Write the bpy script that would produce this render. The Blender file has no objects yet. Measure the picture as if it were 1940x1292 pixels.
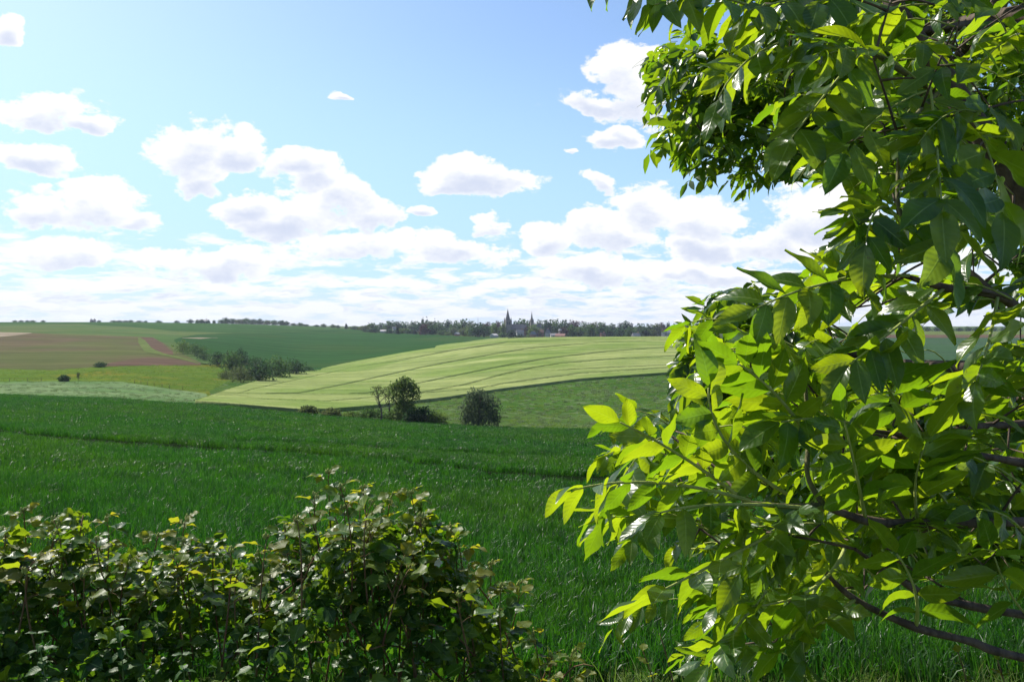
import bpy, math, random
import numpy as np
from mathutils import Matrix, Vector

random.seed(7)
rng = np.random.default_rng(7)
sc = bpy.context.scene
C = sc.collection

# ------------------------------------------------------------------ camera, sky, sun, exposure
F, CX, HY, EYE = 1617.0, 970.0, 615.0, 1.65      # focal length in photo pixels, centre column, eye-level row, eye height
cam_d = bpy.data.cameras.new("camera"); cam = bpy.data.objects.new("camera", cam_d); C.objects.link(cam)
cam.location = (0, 0, EYE); cam.rotation_euler = (math.radians(90), 0, 0)
cam_d.sensor_width = 36; cam_d.lens = 36 * F / 1940; cam_d.shift_y = -(646 - HY) / 1940
cam_d.clip_start = 0.05; cam_d.clip_end = 20000
sc.camera = cam
SUN_AZ, SUN_EL = math.radians(-46), math.radians(46)     # azimuth measured from the view direction, negative = left
sun_dir = Vector((math.sin(SUN_AZ) * math.cos(SUN_EL), math.cos(SUN_AZ) * math.cos(SUN_EL), math.sin(SUN_EL)))
sd = bpy.data.lights.new("sun", 'SUN'); sd.energy = 3.7; sd.angle = math.radians(0.5); sd.color = (1, .95, .86)
so = bpy.data.objects.new("sun", sd); C.objects.link(so); so.rotation_euler = sun_dir.to_track_quat('Z', 'Y').to_euler()
so.location = (-30, 30, 60)
sc.view_settings.view_transform = 'Standard'; sc.view_settings.look = 'None'
sc.view_settings.exposure = 1.2; sc.view_settings.gamma = 1
try: sc.cycles.use_denoising = True
except Exception: pass
sc.cycles.max_bounces = 8; sc.cycles.transmission_bounces = 6; sc.cycles.diffuse_bounces = 3; sc.cycles.glossy_bounces = 2
sc.cycles.volume_bounces = 0; sc.cycles.sample_clamp_indirect = 6

class NT:
    """small helper for building node trees"""
    def __init__(s, tree): s.t = tree; s.n = tree.nodes; s.l = tree.links
    def new(s, kind, **kw):
        n = s.n.new(kind)
        for k, v in kw.items(): setattr(n, k, v)
        return n
    def put(s, sock, v):
        if isinstance(v, bpy.types.NodeSocket): s.l.new(v, sock)
        elif v is not None: sock.default_value = v
    def m(s, op, a, b=None, c=None, clamp=False):
        n = s.new('ShaderNodeMath', operation=op); n.use_clamp = clamp
        s.put(n.inputs[0], a); s.put(n.inputs[1], b)
        if c is not None: s.put(n.inputs[2], c)
        return n.outputs[0]
    def vm(s, op, a, b=None, scale=None):
        n = s.new('ShaderNodeVectorMath', operation=op)
        s.put(n.inputs[0], a)
        if b is not None: s.put(n.inputs[1], b)
        if scale is not None: s.put(n.inputs['Scale'], scale)
        return n.outputs['Value'] if op in ('DOT_PRODUCT', 'LENGTH') else n.outputs[0]
    def noise(s, vec, scale, detail=4, rough=.5, lac=2.0, dist=0, out=0):
        n = s.new('ShaderNodeTexNoise'); n.inputs['Scale'].default_value = scale; n.inputs['Detail'].default_value = detail
        n.inputs['Roughness'].default_value = rough; n.inputs['Lacunarity'].default_value = lac; n.inputs['Distortion'].default_value = dist
        if vec is not None: s.put(n.inputs['Vector'], vec)
        return n.outputs[out]
    def step(s, v, lo, hi, a=0.0, b=1.0, smooth=True):
        n = s.new('ShaderNodeMapRange'); n.interpolation_type = 'SMOOTHSTEP' if smooth else 'LINEAR'; n.clamp = True
        s.put(n.inputs['Value'], v); s.put(n.inputs['From Min'], lo); s.put(n.inputs['From Max'], hi)
        s.put(n.inputs['To Min'], a); s.put(n.inputs['To Max'], b)
        return n.outputs[0]
    def mix(s, f, a, b, blend='MIX'):
        n = s.new('ShaderNodeMix'); n.data_type = 'RGBA'; n.blend_type = blend
        s.put(n.inputs[0], f)
        for k, v in ((6, a), (7, b)):
            if isinstance(v, tuple) and len(v) == 3: v = (*v, 1)
            s.put(n.inputs[k], v)
        return n.outputs[2]
    def sep(s, v):
        n = s.new('ShaderNodeSeparateXYZ'); s.put(n.inputs[0], v); return n.outputs
    def comb(s, x, y, z):
        n = s.new('ShaderNodeCombineXYZ')
        for i, v in enumerate((x, y, z)): s.put(n.inputs[i], v)
        return n.outputs[0]

def build_world():
    w = bpy.data.worlds.new("World"); sc.world = w; w.use_nodes = True
    t = NT(w.node_tree); t.n.clear()
    sky = t.new('ShaderNodeTexSky'); sky.sky_type = 'NISHITA'; sky.sun_disc = False
    sky.sun_elevation = SUN_EL; sky.sun_rotation = SUN_AZ; sky.air_density = 1.0; sky.dust_density = 0.9; sky.ozone_density = 2.0
    d = t.new('ShaderNodeTexCoord').outputs['Generated']
    x, y, z = t.sep(d)
    yc = t.m('MAXIMUM', y, .08)
    U = t.m('MULTIPLY', t.m('DIVIDE', x, yc), 1.617); V = t.m('MULTIPLY', t.m('DIVIDE', z, yc), 1.617)
    front = t.step(y, .1, .3)
    sq = t.vm('MULTIPLY', d, (1, 1, 1.7))
    n1 = t.noise(sq, 5.0, 3, .55, out=1); n2 = t.noise(sq, 22.0, 3, .6, out=1)
    off = t.vm('ADD', t.vm('SCALE', t.vm('SUBTRACT', n1, (.5, .5, .5)), scale=.12), t.vm('SCALE', t.vm('SUBTRACT', n2, (.5, .5, .5)), scale=.05))
    P = t.vm('MULTIPLY', t.vm('ADD', t.comb(U, V, 0.0), off), (1, 1, 0))
    fb = t.m('ADD', t.m('MULTIPLY', t.noise(sq, 13.0, 6, .66), .72), t.m('MULTIPLY', t.noise(sq, 42.0, 6, .68), .28))
    fbd = t.m('SUBTRACT', fb, .5)
    # cumulus: (column, row, half width, half height) in photo pixels, used as directions
    blobs = [(85, 212, 112, 46), (150, 235, 75, 20), (45, 306, 92, 40), (15, 55, 38, 26), (165, 385, 110, 52), (60, 388, 90, 34), (240, 410, 60, 22),
             (350, 288, 100, 66), (440, 300, 70, 45), (370, 335, 70, 34), (560, 322, 95, 32), (600, 345, 80, 38), (470, 395, 95, 34), (545, 415, 150, 40),
             (660, 385, 90, 50), (715, 415, 70, 40), (790, 418, 40, 18), (890, 340, 85, 48), (890, 355, 150, 27),
             (1140, 190, 85, 24), (1180, 130, 70, 60), (1215, 160, 95, 75), (1160, 262, 55, 22), (1180, 252, 30, 26), (1088, 286, 24, 10), (1130, 344, 42, 20),
             (637, 190, 30, 11), (930, 425, 45, 26), (1050, 440, 60, 32), (1165, 430, 110, 46), (1230, 385, 80, 46), (1330, 400, 100, 44), (1340, 445, 80, 45), (1450, 440, 90, 50), (1540, 400, 130, 60),
             (1600, 470, 90, 40), (110, 478, 120, 40), (1130, 500, 110, 34), (640, 470, 170, 34), (400, 480, 150, 30), (880, 480, 130, 30), (1340, 510, 140, 26)]
    M = None; B = None
    for (bx, by, rx, ry) in blobs:
        q = t.vm('MULTIPLY', t.vm('SUBTRACT', P, ((bx - CX) / 1000, (HY - by) / 1000, 0)), (1000 / rx, 1000 / ry, 0))
        v = t.m('SUBTRACT', 1.0, t.vm('DOT_PRODUCT', q, q))
        q2 = t.vm('MULTIPLY', t.vm('ADD', q, (0, .42, 0)), (1.25, 1.5, 0))
        b = t.m('SUBTRACT', 1.0, t.vm('DOT_PRODUCT', q2, q2))
        M = v if M is None else t.m('MAXIMUM', M, v)
        B = b if B is None else t.m('MAXIMUM', B, b)
    M = t.m('MULTIPLY', t.m('ADD', t.m('MAXIMUM', M, -1.5), 1.5), front); M = t.m('SUBTRACT', M, 1.5)
    cum = t.step(t.m('ADD', M, t.m('MULTIPLY', fbd, 4.4)), .10, .50)
    shade_c = t.step(t.m('ADD', B, t.m('MULTIPLY', fbd, 3.0)), .05, 1.35)
    # stratocumulus rows towards the horizon and scattered cumulus all round: a flat layer seen in perspective
    zz = t.m('ADD', t.m('MAXIMUM', z, 0.0), .17)
    pp = t.comb(t.m('DIVIDE', x, zz), t.m('DIVIDE', y, zz), 0.0)
    g = t.noise(pp, 3.4, 7, .62, dist=.2)
    zz2 = t.m('ADD', t.m('MAXIMUM', z, 0.0), .184)
    pp2 = t.comb(t.m('DIVIDE', x, zz2), t.m('DIVIDE', y, zz2), 0.0)
    g2 = t.noise(pp2, 3.4, 4, .55, dist=.2)
    el = t.m('ARCSINE', z)
    cover = t.step(el, .02, .18, .38, .68)           # low rows nearly closed, higher up open sky
    outside = t.m('SUBTRACT', 1.0, t.m('MULTIPLY', front, t.m('MULTIPLY', t.step(t.m('ABSOLUTE', U), 1.0, 1.3, 1, 0), t.step(V, .8, 1.1, 1, 0))))
    cover = t.m('SUBTRACT', cover, t.m('MULTIPLY', outside, -.04))
    low = t.step(g, cover, t.m('ADD', cover, .13))
    shade_l = t.step(t.m('SUBTRACT', g, g2), -.04, .07, 1.0, 0.0)
    shade_l = t.m('MULTIPLY', shade_l, t.step(g, t.m('ADD', cover, .04), t.m('ADD', cover, .24)))
    dens = t.m('MAXIMUM', cum, t.m('MULTIPLY', low, .93))
    shade = t.m('MAXIMUM', t.m('MULTIPLY', shade_c, cum), t.m('MULTIPLY', t.m('MULTIPLY', shade_l, low), t.m('SUBTRACT', 1.0, t.m('MULTIPLY', cum, .8))))
    skyc = t.mix(1.0, t.mix(t.step(el, .05, .34, .72, 0), sky.outputs[0], (3.5, 5.0, 6.6)), (1.17, 1.29, 1.42), 'MULTIPLY')
    cloud = t.mix(t.m('MULTIPLY', shade, .8), (9.1, 9.1, 9.1), (5.1, 5.7, 7.4))
    col = t.mix(t.m('MULTIPLY', dens, .97), skyc, cloud)
    hz = t.step(el, -.02, .055, .7, 0.0)
    col = t.mix(hz, col, (6.9, 7.2, 8.1))
    bg = t.new('ShaderNodeBackground'); bg.inputs['Strength'].default_value = 0.052
    t.put(bg.inputs['Color'], col)
    out = t.new('ShaderNodeOutputWorld'); t.l.new(bg.outputs[0], out.inputs[0])
    try: w.cycles.sampling_method = 'MANUAL'; w.cycles.sample_map_resolution = 512
    except Exception: pass
build_world()

# ------------------------------------------------------------------ helpers: objects and meshes
def tag(o, label=None, cat=None, group=None, kind=None):
    if label: o['label'] = label
    if cat: o['category'] = cat
    if group: o['group'] = group
    if kind: o['kind'] = kind
    return o
def link(o, parent=None):
    C.objects.link(o)
    if parent is not None: o.parent = parent
    return o
def empty(name, loc, label, cat, group=None):
    o = bpy.data.objects.new(name, None); o.empty_display_size = .2; link(o); o.location = loc
    return tag(o, label, cat, group)
def obj(name, me, parent=None, loc=(0, 0, 0)):
    o = bpy.data.objects.new(name, me); link(o, parent); o.location = loc
    return o
def quad_mesh(name, V, Fq, mat, uv=None, rnd=None, smooth=True):
    """mesh of quads (or of triangles) straight from numpy arrays"""
    V = np.asarray(V, np.float32).reshape(-1, 3); Fq = np.asarray(Fq, np.int32); k = Fq.shape[1]
    me = bpy.data.meshes.new(name)
    me.vertices.add(len(V)); me.vertices.foreach_set('co', V.ravel())
    me.loops.add(Fq.size); me.loops.foreach_set('vertex_index', Fq.ravel())
    me.polygons.add(len(Fq)); me.polygons.foreach_set('loop_start', np.arange(0, Fq.size, k, dtype=np.int32))
    me.polygons.foreach_set('loop_total', np.full(len(Fq), k, np.int32))
    me.update(calc_edges=True)
    if smooth: me.polygons.foreach_set('use_smooth', np.ones(len(Fq), bool))
    if uv is not None:
        l = me.uv_layers.new(name='UVMap'); l.data.foreach_set('uv', np.asarray(uv, np.float32)[Fq.ravel()].ravel())
    if rnd is not None:
        a = me.attributes.new('rnd', 'FLOAT', 'POINT'); a.data.foreach_set('value', np.asarray(rnd, np.float32))
    for mm in (mat if isinstance(mat, (list, tuple)) else [mat]): me.materials.append(mm)
    return me
class MB:
    """collects tubes and boxes into one mesh"""
    def __init__(s): s.v = []; s.f = []; s.n = 0
    def add(s, v, f):
        v = np.asarray(v, float); s.v.append(v); s.f += [tuple(int(i) + s.n for i in q) for q in f]; s.n += len(v)
    def tube(s, pts, rad, k=6):
        pts = np.asarray(pts, float); n = len(pts); rad = np.broadcast_to(np.asarray(rad, float), (n,))
        T = np.gradient(pts, axis=0); T /= np.linalg.norm(T, axis=1)[:, None] + 1e-9
        ref = np.array((0, 0, 1.)) if abs(T[0][2]) < .9 else np.array((1., 0, 0))
        a = np.cross(T, ref); a /= np.linalg.norm(a, axis=1)[:, None] + 1e-9; b = np.cross(T, a)
        th = np.linspace(0, 2 * np.pi, k, endpoint=False)
        v = pts[:, None, :] + rad[:, None, None] * (a[:, None, :] * np.cos(th)[None, :, None] + b[:, None, :] * np.sin(th)[None, :, None])
        f = [(i * k + j, i * k + (j + 1) % k, (i + 1) * k + (j + 1) % k, (i + 1) * k + j) for i in range(n - 1) for j in range(k)]
        f += [tuple(range(k))[::-1], tuple((n - 1) * k + j for j in range(k))]
        s.add(v.reshape(-1, 3), f)
    def box(s, c, size, yaw=0):
        x, y, z = [q / 2 for q in size]
        v = np.array([(sx * x, sy * y, sz * z) for sz in (-1, 1) for sy in (-1, 1) for sx in (-1, 1)])
        r = np.array(((math.cos(yaw), -math.sin(yaw), 0), (math.sin(yaw), math.cos(yaw), 0), (0, 0, 1)))
        s.add(v @ r.T + np.array(c), [(0, 2, 3, 1), (4, 5, 7, 6), (0, 1, 5, 4), (2, 6, 7, 3), (0, 4, 6, 2), (1, 3, 7, 5)])
    def mesh(s, name, mat, smooth=True):
        me = bpy.data.meshes.new(name); me.from_pydata([tuple(p) for p in np.concatenate(s.v)], [], s.f); me.update()
        if smooth: me.polygons.foreach_set('use_smooth', np.ones(len(me.polygons), bool))
        me.materials.append(mat); return me
def norm(v): v = np.asarray(v, float); return v / (np.linalg.norm(v, axis=-1, keepdims=True) + 1e-9)
def frames(d, n):
    """rotation matrices with y along d and z near n"""
    d = norm(d); x = norm(np.cross(d, n)); z = np.cross(x, d)
    return np.stack([x, d, z], -1)
def scatter(name, templates, R, P, S, rnd, mat):
    """one mesh out of many copies of small quad templates [(verts, faces, uv)]"""
    Vs, Fs, Us, Rs = [], [], [], []; base = 0; N = len(P); pick = np.arange(N) % len(templates)
    for k, (tv, tf, tu) in enumerate(templates):
        i = np.where(pick == k)[0]
        if not len(i): continue
        v = np.einsum('nij,vj->nvi', R[i] * S[i][:, None, None], tv) + P[i][:, None, :]
        f = tf[None] + (np.arange(len(i)) * len(tv))[:, None, None] + base
        Vs.append(v.reshape(-1, 3)); Fs.append(f.reshape(-1, 4)); Us.append(np.tile(tu, (len(i), 1))); Rs.append(np.repeat(rnd[i], len(tv)))
        base += len(i) * len(tv)
    return quad_mesh(name, np.concatenate(Vs), np.concatenate(Fs), mat, np.concatenate(Us), np.concatenate(Rs))
def grid_faces(nr, nc):
    i = np.arange(nr - 1)[:, None] * nc + np.arange(nc - 1)[None]
    return np.stack([i, i + 1, i + nc + 1, i + nc], -1).reshape(-1, 4)

# ------------------------------------------------------------------ terrain: rows of the photograph at distances from the ground's own slope
def pchip(x, y, xq):
    x = np.asarray(x, float); y = np.asarray(y, float); h = np.diff(x); dl = np.diff(y) / h; m = np.zeros_like(y)
    for i in range(1, len(x) - 1):
        if dl[i - 1] * dl[i] > 0:
            w1 = 2 * h[i] + h[i - 1]; w2 = h[i] + 2 * h[i - 1]; m[i] = (w1 + w2) / (w1 / dl[i - 1] + w2 / dl[i])
    m[0], m[-1] = dl[0], dl[-1]
    k = np.clip(np.searchsorted(x, xq) - 1, 0, len(x) - 2); s = (xq - x[k]) / h[k]
    return ((2*s**3 - 3*s**2 + 1) * y[k] + (s**3 - 2*s**2 + s) * h[k] * m[k] + (-2*s**3 + 3*s**2) * y[k+1] + (s**3 - s**2) * h[k] * m[k+1])
NEAR = [(1.0, 0.0), (2.5, -.02), (4, -.35), (6, -1.25), (8, -2.05)]          # verge and bank: height in metres
PROF = {
 -900: [(10,1240),(15,1094),(25,938),(40,855),(70,800),(110,769),(160,748),(190,743),(230,733),(260,727),(300,712),(350,697),(450,668),(550,645),(620,634),(700,626),(900,615.5),(1000,611),(1300,610),(2000,613),(3500,614)],
 0: [(10,1245),(15,1100),(25,945),(40,862),(70,808),(110,776),(160,752),(190,747),(230,735),(260,727),(300,712),(350,698),(450,668),(550,645),(620,633),(700,627),(900,616),(1000,612),(1300,610.5),(2000,613),(3500,614)],
 200: [(10,1248),(15,1105),(25,952),(40,870),(70,816),(110,783),(165,757),(195,751),(235,738),(265,725),(310,708),(350,695),(450,668),(550,648),(640,635),(750,627),(900,618.5),(1050,612),(1300,610.5),(2000,613),(3500,614)],
 400: [(10,1250),(15,1110),(25,960),(40,880),(70,825),(110,792),(165,768),(185,765),(220,756),(250,745),(280,731),(320,714),(370,697),(430,680),(520,663),(650,645),(800,632),(950,622),(1150,613.5),(1400,612.5),(2000,614),(3500,615)],
 600: [(10,1252),(15,1114),(25,966),(40,888),(70,836),(110,804),(155,786),(165,784),(200,770),(250,750),(320,725),(400,706),(430,705),(480,696),(600,673),(750,650),(900,636),(1050,625),(1250,619),(1400,618.5),(2000,619),(3500,617)],
 800: [(10,1254),(15,1118),(25,972),(40,896),(70,847),(110,817),(150,802),(165,799),(190,786),(220,769),(300,730),(400,688),(470,665),(520,666),(600,663),(750,651),(900,640),(1000,634),(1150,633.5),(1400,632),(2000,626),(3500,619)],
 1000: [(10,1256),(15,1121),(25,976),(40,902),(70,856),(110,828),(150,814),(170,805),(200,785),(240,755),(275,733),(330,700),(400,668),(480,646.5),(540,641.5),(600,642.5),(800,644),(950,640),(1200,636),(1400,634),(2000,627),(3500,619)],
 1300: [(10,1260),(15,1126),(25,982),(40,910),(70,862),(110,830),(150,805),(180,787),(220,752),(260,723),(285,709),(340,684),(420,659),(520,642),(560,640),(620,641),(900,641),(1100,639),(1400,634),(2000,627),(3500,619)],
 1700: [(10,1262),(15,1130),(25,990),(40,920),(70,868),(110,830),(150,795),(200,750),(260,715),(400,672),(600,646),(700,640),(800,634.5),(1000,629),(1300,627.5),(2000,623),(3500,618)],
 2900: [(10,1262),(15,1130),(25,990),(40,920),(70,868),(110,830),(150,795),(200,750),(260,715),(400,672),(600,646),(700,640),(800,634.5),(1000,629),(1300,627.5),(2000,623),(3500,618)],
}
LY = np.linspace(math.log(1.0), math.log(3500), 700); TPX = np.arange(-900, 2901, 20.0)
def build_table():
    cols, keys = [], sorted(PROF)
    for k in keys:
        pts = [(Y, EYE - z) for Y, z in NEAR] + [(Y, (py - HY) / F * Y) for Y, py in PROF[k]]      # drop below the eye
        cols.append(pchip([math.log(a) for a, _ in pts], [b for _, b in pts], LY))
    cols = np.array(cols)
    T = np.stack([pchip(keys, cols[:, j], TPX) for j in range(len(LY))], 1)       # (px, Y)
    kern = np.array((1, 2, 3, 4, 3, 2, 1.)); kern /= kern.sum()
    Tp = np.pad(T, ((3, 3), (0, 0)), mode='edge')
    return np.apply_along_axis(lambda a: np.convolve(a, kern, 'valid'), 0, Tp)
TAB = build_table()
def drop_at(px, Y):
    px = np.clip(np.asarray(px, float), -900, 2900); ly = np.log(np.clip(np.asarray(Y, float), 1.0, 3500))
    i = np.clip((px + 900) / 20, 0, len(TPX) - 1.001); j = np.clip((ly - LY[0]) / (LY[1] - LY[0]), 0, len(LY) - 1.001)
    i0 = i.astype(int); j0 = j.astype(int); a = i - i0; b = j - j0
    return (TAB[i0, j0]*(1-a)*(1-b) + TAB[i0+1, j0]*a*(1-b) + TAB[i0, j0+1]*(1-a)*b + TAB[i0+1, j0+1]*a*b)
def H(X, Y):
    X = np.asarray(X, float); Y = np.asarray(Y, float)
    return EYE - drop_at(CX + F * X / np.maximum(Y, 1.0), Y)
YS = np.exp(LY)
def hit(px, py, ymin=8.0):
    """distance of the first ground that the pixel's ray meets"""
    out = []
    for a, b in zip(np.atleast_1d(np.asarray(px, float)), np.atleast_1d(np.asarray(py, float))):
        row = drop_at(np.full(len(YS), a), YS) * F / YS + HY
        k = np.where((row <= b) & (YS > ymin))[0]
        if not len(k): out.append(1300.0); continue
        k = k[0]; r0, r1 = row[k-1], row[k]; s = (r0 - b) / (r0 - r1) if r0 > r1 else 1.0
        out.append(YS[k-1] + np.clip(s, 0, 1) * (YS[k] - YS[k-1]))
    return np.array(out)
def pix(px, py, Y): return np.array(((px - CX) / F * Y, Y, EYE - (py - HY) / F * Y))
def on_ground(px, py, ymin=8.0):
    Y = float(hit(px, py, ymin)[0]); X = (px - CX) / F * Y
    return np.array((X, Y, float(H(X, Y))))

# ------------------------------------------------------------------ materials
MATS = {}
def mat_base(name):
    m = bpy.data.materials.new(name); m.use_nodes = True; t = NT(m.node_tree); t.n.clear(); MATS[name] = m
    return m, t
def finish(t, shader): o = t.new('ShaderNodeOutputMaterial'); t.l.new(shader, o.inputs[0])
def principled(t, col, rough, spec=.5, normal=None, sheen=0):
    p = t.new('ShaderNodeBsdfPrincipled'); t.put(p.inputs['Base Color'], col if not (isinstance(col, tuple) and len(col) == 3) else (*col, 1))
    t.put(p.inputs['Roughness'], rough); t.put(p.inputs['Specular IOR Level'], spec)
    if normal is not None: t.put(p.inputs['Normal'], normal)
    if sheen: p.inputs['Sheen Weight'].default_value = sheen
    return p.outputs[0]
def bump(t, h, strength, dist):
    b = t.new('ShaderNodeBump'); b.inputs['Strength'].default_value = strength; b.inputs['Distance'].default_value = dist
    t.put(b.inputs['Height'], h); return b.outputs[0]
def leaf_mat(name, ca, cb, ta, tb, rough=.38, spec=.5, trans=.45, veins=False, objrand=False, patchy=False):
    """leaf tissue: glossy reflecting part and light let through"""
    m, t = mat_base(name)
    r = t.new('ShaderNodeAttribute', attribute_name='rnd').outputs['Fac']
    if objrand: r = t.m('FRACT', t.m('ADD', r, t.new('ShaderNodeObjectInfo').outputs['Random']))
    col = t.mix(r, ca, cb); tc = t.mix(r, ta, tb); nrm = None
    if veins:
        u, v, _ = t.sep(t.new('ShaderNodeTexCoord').outputs['UV'])
        au = t.m('ABSOLUTE', u)
        rib = t.step(au, .02, .075, 1, 0)
        wav = t.m('SINE', t.m('MULTIPLY', t.m('SUBTRACT', v, t.m('MULTIPLY', au, .17)), 54.0))
        side = t.m('MULTIPLY', t.step(wav, .86, 1.0), .16)
        k = t.m('MAXIMUM', rib, side)
        col = t.mix(t.m('MULTIPLY', k, .7), col, (.30, .38, .12)); tc = t.mix(t.m('MULTIPLY', side, .6), tc, (.20, .26, .03))
        h = t.m('SUBTRACT', t.m('MULTIPLY', wav, .5), t.m('MULTIPLY', rib, 1.5))
        g = t.new('ShaderNodeNewGeometry').outputs['Position']
        bl = t.noise(g, 60, 3, .6); h = t.m('ADD', h, t.m('MULTIPLY', bl, 1.2))
        col = t.mix(t.step(bl, .3, .7, 0, .3), col, (.02, .05, .008)); sp = t.step(t.noise(g, 170, 2, .5), .70, .76); col = t.mix(sp, col, (.10, .07, .02)); tc = t.mix(t.m('MAXIMUM', t.step(bl, .55, .75, 0, .35), sp), tc, (.16, .20, .01))
        nrm = bump(t, h, .20, .0012)
    if patchy:
        g = t.new('ShaderNodeNewGeometry').outputs['Position']
        k1 = t.step(t.noise(g, .07, 4, .6), .4, .62); k2 = t.step(t.noise(g, .55, 3, .6), .4, .65)
        col = t.mix(k1, col, t.mix(1.0, col, (1.5, 1.15, .8), 'MULTIPLY')); tc = t.mix(k1, tc, t.mix(1.0, tc, (1.5, 1.12, .8), 'MULTIPLY'))
        col = t.mix(k2, col, t.mix(1.0, col, (.62, .68, .75), 'MULTIPLY')); tc = t.mix(k2, tc, t.mix(1.0, tc, (.6, .66, .8), 'MULTIPLY'))
    p = principled(t, col, rough, spec, nrm)
    tr = t.new('ShaderNodeBsdfTranslucent'); t.put(tr.inputs[0], tc)
    if nrm is not None: t.put(tr.inputs[1], nrm)
    mx = t.new('ShaderNodeMixShader'); mx.inputs[0].default_value = trans
    t.l.new(p, mx.inputs[1]); t.l.new(tr.outputs[0], mx.inputs[2]); finish(t, mx.outputs[0])
    return m
def bark_mat(name, a, b, scale):
    m, t = mat_base(name); g = t.new('ShaderNodeTexCoord').outputs['Object']
    n = t.noise(t.vm('MULTIPLY', g, (1, 1, .35)), scale, 6, .65)
    finish(t, principled(t, t.mix(t.step(n, .35, .65), a, b), .8, .25, bump(t, n, .6, .01))); return m
def plain_mat(name, a, b, scale, rough=.85, bstr=.3, bdist=.02):
    m, t = mat_base(name); g = t.new('ShaderNodeTexCoord').outputs['Object']
    n = t.noise(g, scale, 6, .6)
    finish(t, principled(t, t.mix(t.step(n, .3, .7), a, b), rough, .3, bump(t, n, bstr, bdist))); return m
def field_mat(name, a, b, c=None, big=.02, mid=.25, fine=2.5, stretch=(1, 1, 1), bstr=.6, bdist=.3, rough=.8, sheen=0, spots=None, rows=None, camt=(.45, .55)):
    """crop or soil: broad patches, mid mottling and a fine grain, in metres"""
    m, t = mat_base(name); g = t.new('ShaderNodeTexCoord').outputs['Object']; gs = t.vm('MULTIPLY', g, stretch)
    n1 = t.noise(g, big, 4, .55); n2 = t.noise(gs, mid, 6, .65); n3 = t.noise(gs, fine, 4, .6)
    col = t.mix(t.step(n2, .35, .65), a, b)
    if c: col = t.mix(t.step(n1, *camt), col, c)
    col = t.mix(t.step(n3, .3, .75, .0, .55), col, t.mix(1.0, col, (.45, .5, .4), 'MULTIPLY'))
    n5 = t.noise(t.vm('MULTIPLY', gs, (.35, 1, 1)), .11, 6, .7)
    col = t.mix(1.0, col, t.mix(t.step(n5, .32, .68), (.72, .76, .74), (1.16, 1.12, 1.1)), 'MULTIPLY')
    if spots:
        n4 = t.noise(gs, spots[0], 5, .6); col = t.mix(t.step(n4, spots[1], spots[1] + .07), col, spots[2])
    h = t.m('ADD', t.m('MULTIPLY', n2, .5), n3)
    if rows:
        x, y, _ = t.sep(g); a_ = rows[1]
        w = t.m('SINE', t.m('ADD', t.m('MULTIPLY', t.m('ADD', t.m('MULTIPLY', x, math.cos(a_)), t.m('MULTIPLY', y, math.sin(a_))), 2 * math.pi / rows[0]), t.m('MULTIPLY', n1, 5.0)))
        col = t.mix(t.m('MULTIPLY', t.step(w, .2, .9), rows[2]), col, t.mix(1.0, col, (.55, .6, .6), 'MULTIPLY'))
    finish(t, principled(t, col, 1.0, .0, bump(t, h, bstr, bdist), sheen)); return m

M_ground = field_mat('verge_grass', (.055, .10, .025), (.09, .13, .035), (.07, .09, .03), fine=6, mid=.8)
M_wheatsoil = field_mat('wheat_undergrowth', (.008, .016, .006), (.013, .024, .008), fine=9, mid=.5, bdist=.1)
M_pale = field_mat('pale_grass', (0.12, 0.1763, 0.08), (0.152, 0.205, 0.1), (0.104, 0.1722, 0.068), big=.02, mid=.16, fine=1.1, bdist=.5)
M_yellow = field_mat('buttercup_meadow', (0.0646, 0.1216, 0.0176), (0.095, 0.133, 0.02), (0.1254, 0.1254, 0.02), big=.028, mid=.12, fine=.9, spots=(.2, .64, (0.038, 0.0836, 0.016)), stretch=(.6, 1, 1), camt=(.50, .66))
M_plough = field_mat('ploughed_soil', (0.1075, 0.07568, 0.05332), (0.129, 0.09632, 0.0602), (0.0903, 0.1015, 0.0387), big=.008, mid=.05, fine=.7, stretch=(.12, 1, 1), rows=(7.0, 1.45, .25), camt=(.40, .58))
M_bare = field_mat('bare_soil', (0.0966, 0.0646, 0.0475), (0.1176, 0.08075, 0.0589), mid=.06, fine=.8, stretch=(.15, 1, 1))
M_tan = field_mat('dry_soil', (0.221, 0.1785, 0.1318), (0.2805, 0.2295, 0.17), mid=.1, fine=.7, stretch=(.2, 1, 1))
M_olive = field_mat('sparse_crop', (0.082, 0.1189, 0.04), (0.1066, 0.123, 0.048), (0.0656, 0.1148, 0.036), big=.006, mid=.03, fine=.4, stretch=(.15, 1, 1), camt=(.42, .6))
M_hill = field_mat('hill_crop', (0.03375, 0.07875, 0.0216), (0.04125, 0.09, 0.0252), (0.0525, 0.0975, 0.0324), big=.005, mid=.03, fine=.5, stretch=(.2, 1, 1), camt=(.5, .65))
M_dark = field_mat('bean_crop', (0.02304, 0.06624, 0.01872), (0.03024, 0.08064, 0.02304), (0.036, 0.0756, 0.0216), big=.008, mid=.05, fine=.5, stretch=(.2, 1, 1), rows=(24, 1.35, .25), camt=(.5, .62))
M_barley = field_mat('barley_ears', (0.189, 0.2303, 0.0782), (0.243, 0.2773, 0.1058), (0.153, 0.2115, 0.0598), big=.02, mid=.12, fine=.9, stretch=(.28, 1, 1), bdist=.35, camt=(.42, .62), spots=(.05, .62, (0.252, 0.282, 0.1104)))
M_track = field_mat('trodden_crop', (.05, .085, .025), (.07, .10, .03), fine=2)
M_rough = field_mat('rough_grass', (0.0465, 0.0918, 0.021), (0.0682, 0.1122, 0.03), (0.0434, 0.0952, 0.018), big=.03, mid=.2, fine=1.2, spots=(.3, .55, (0.0806, 0.1122, 0.051)), bdist=.5)
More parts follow.
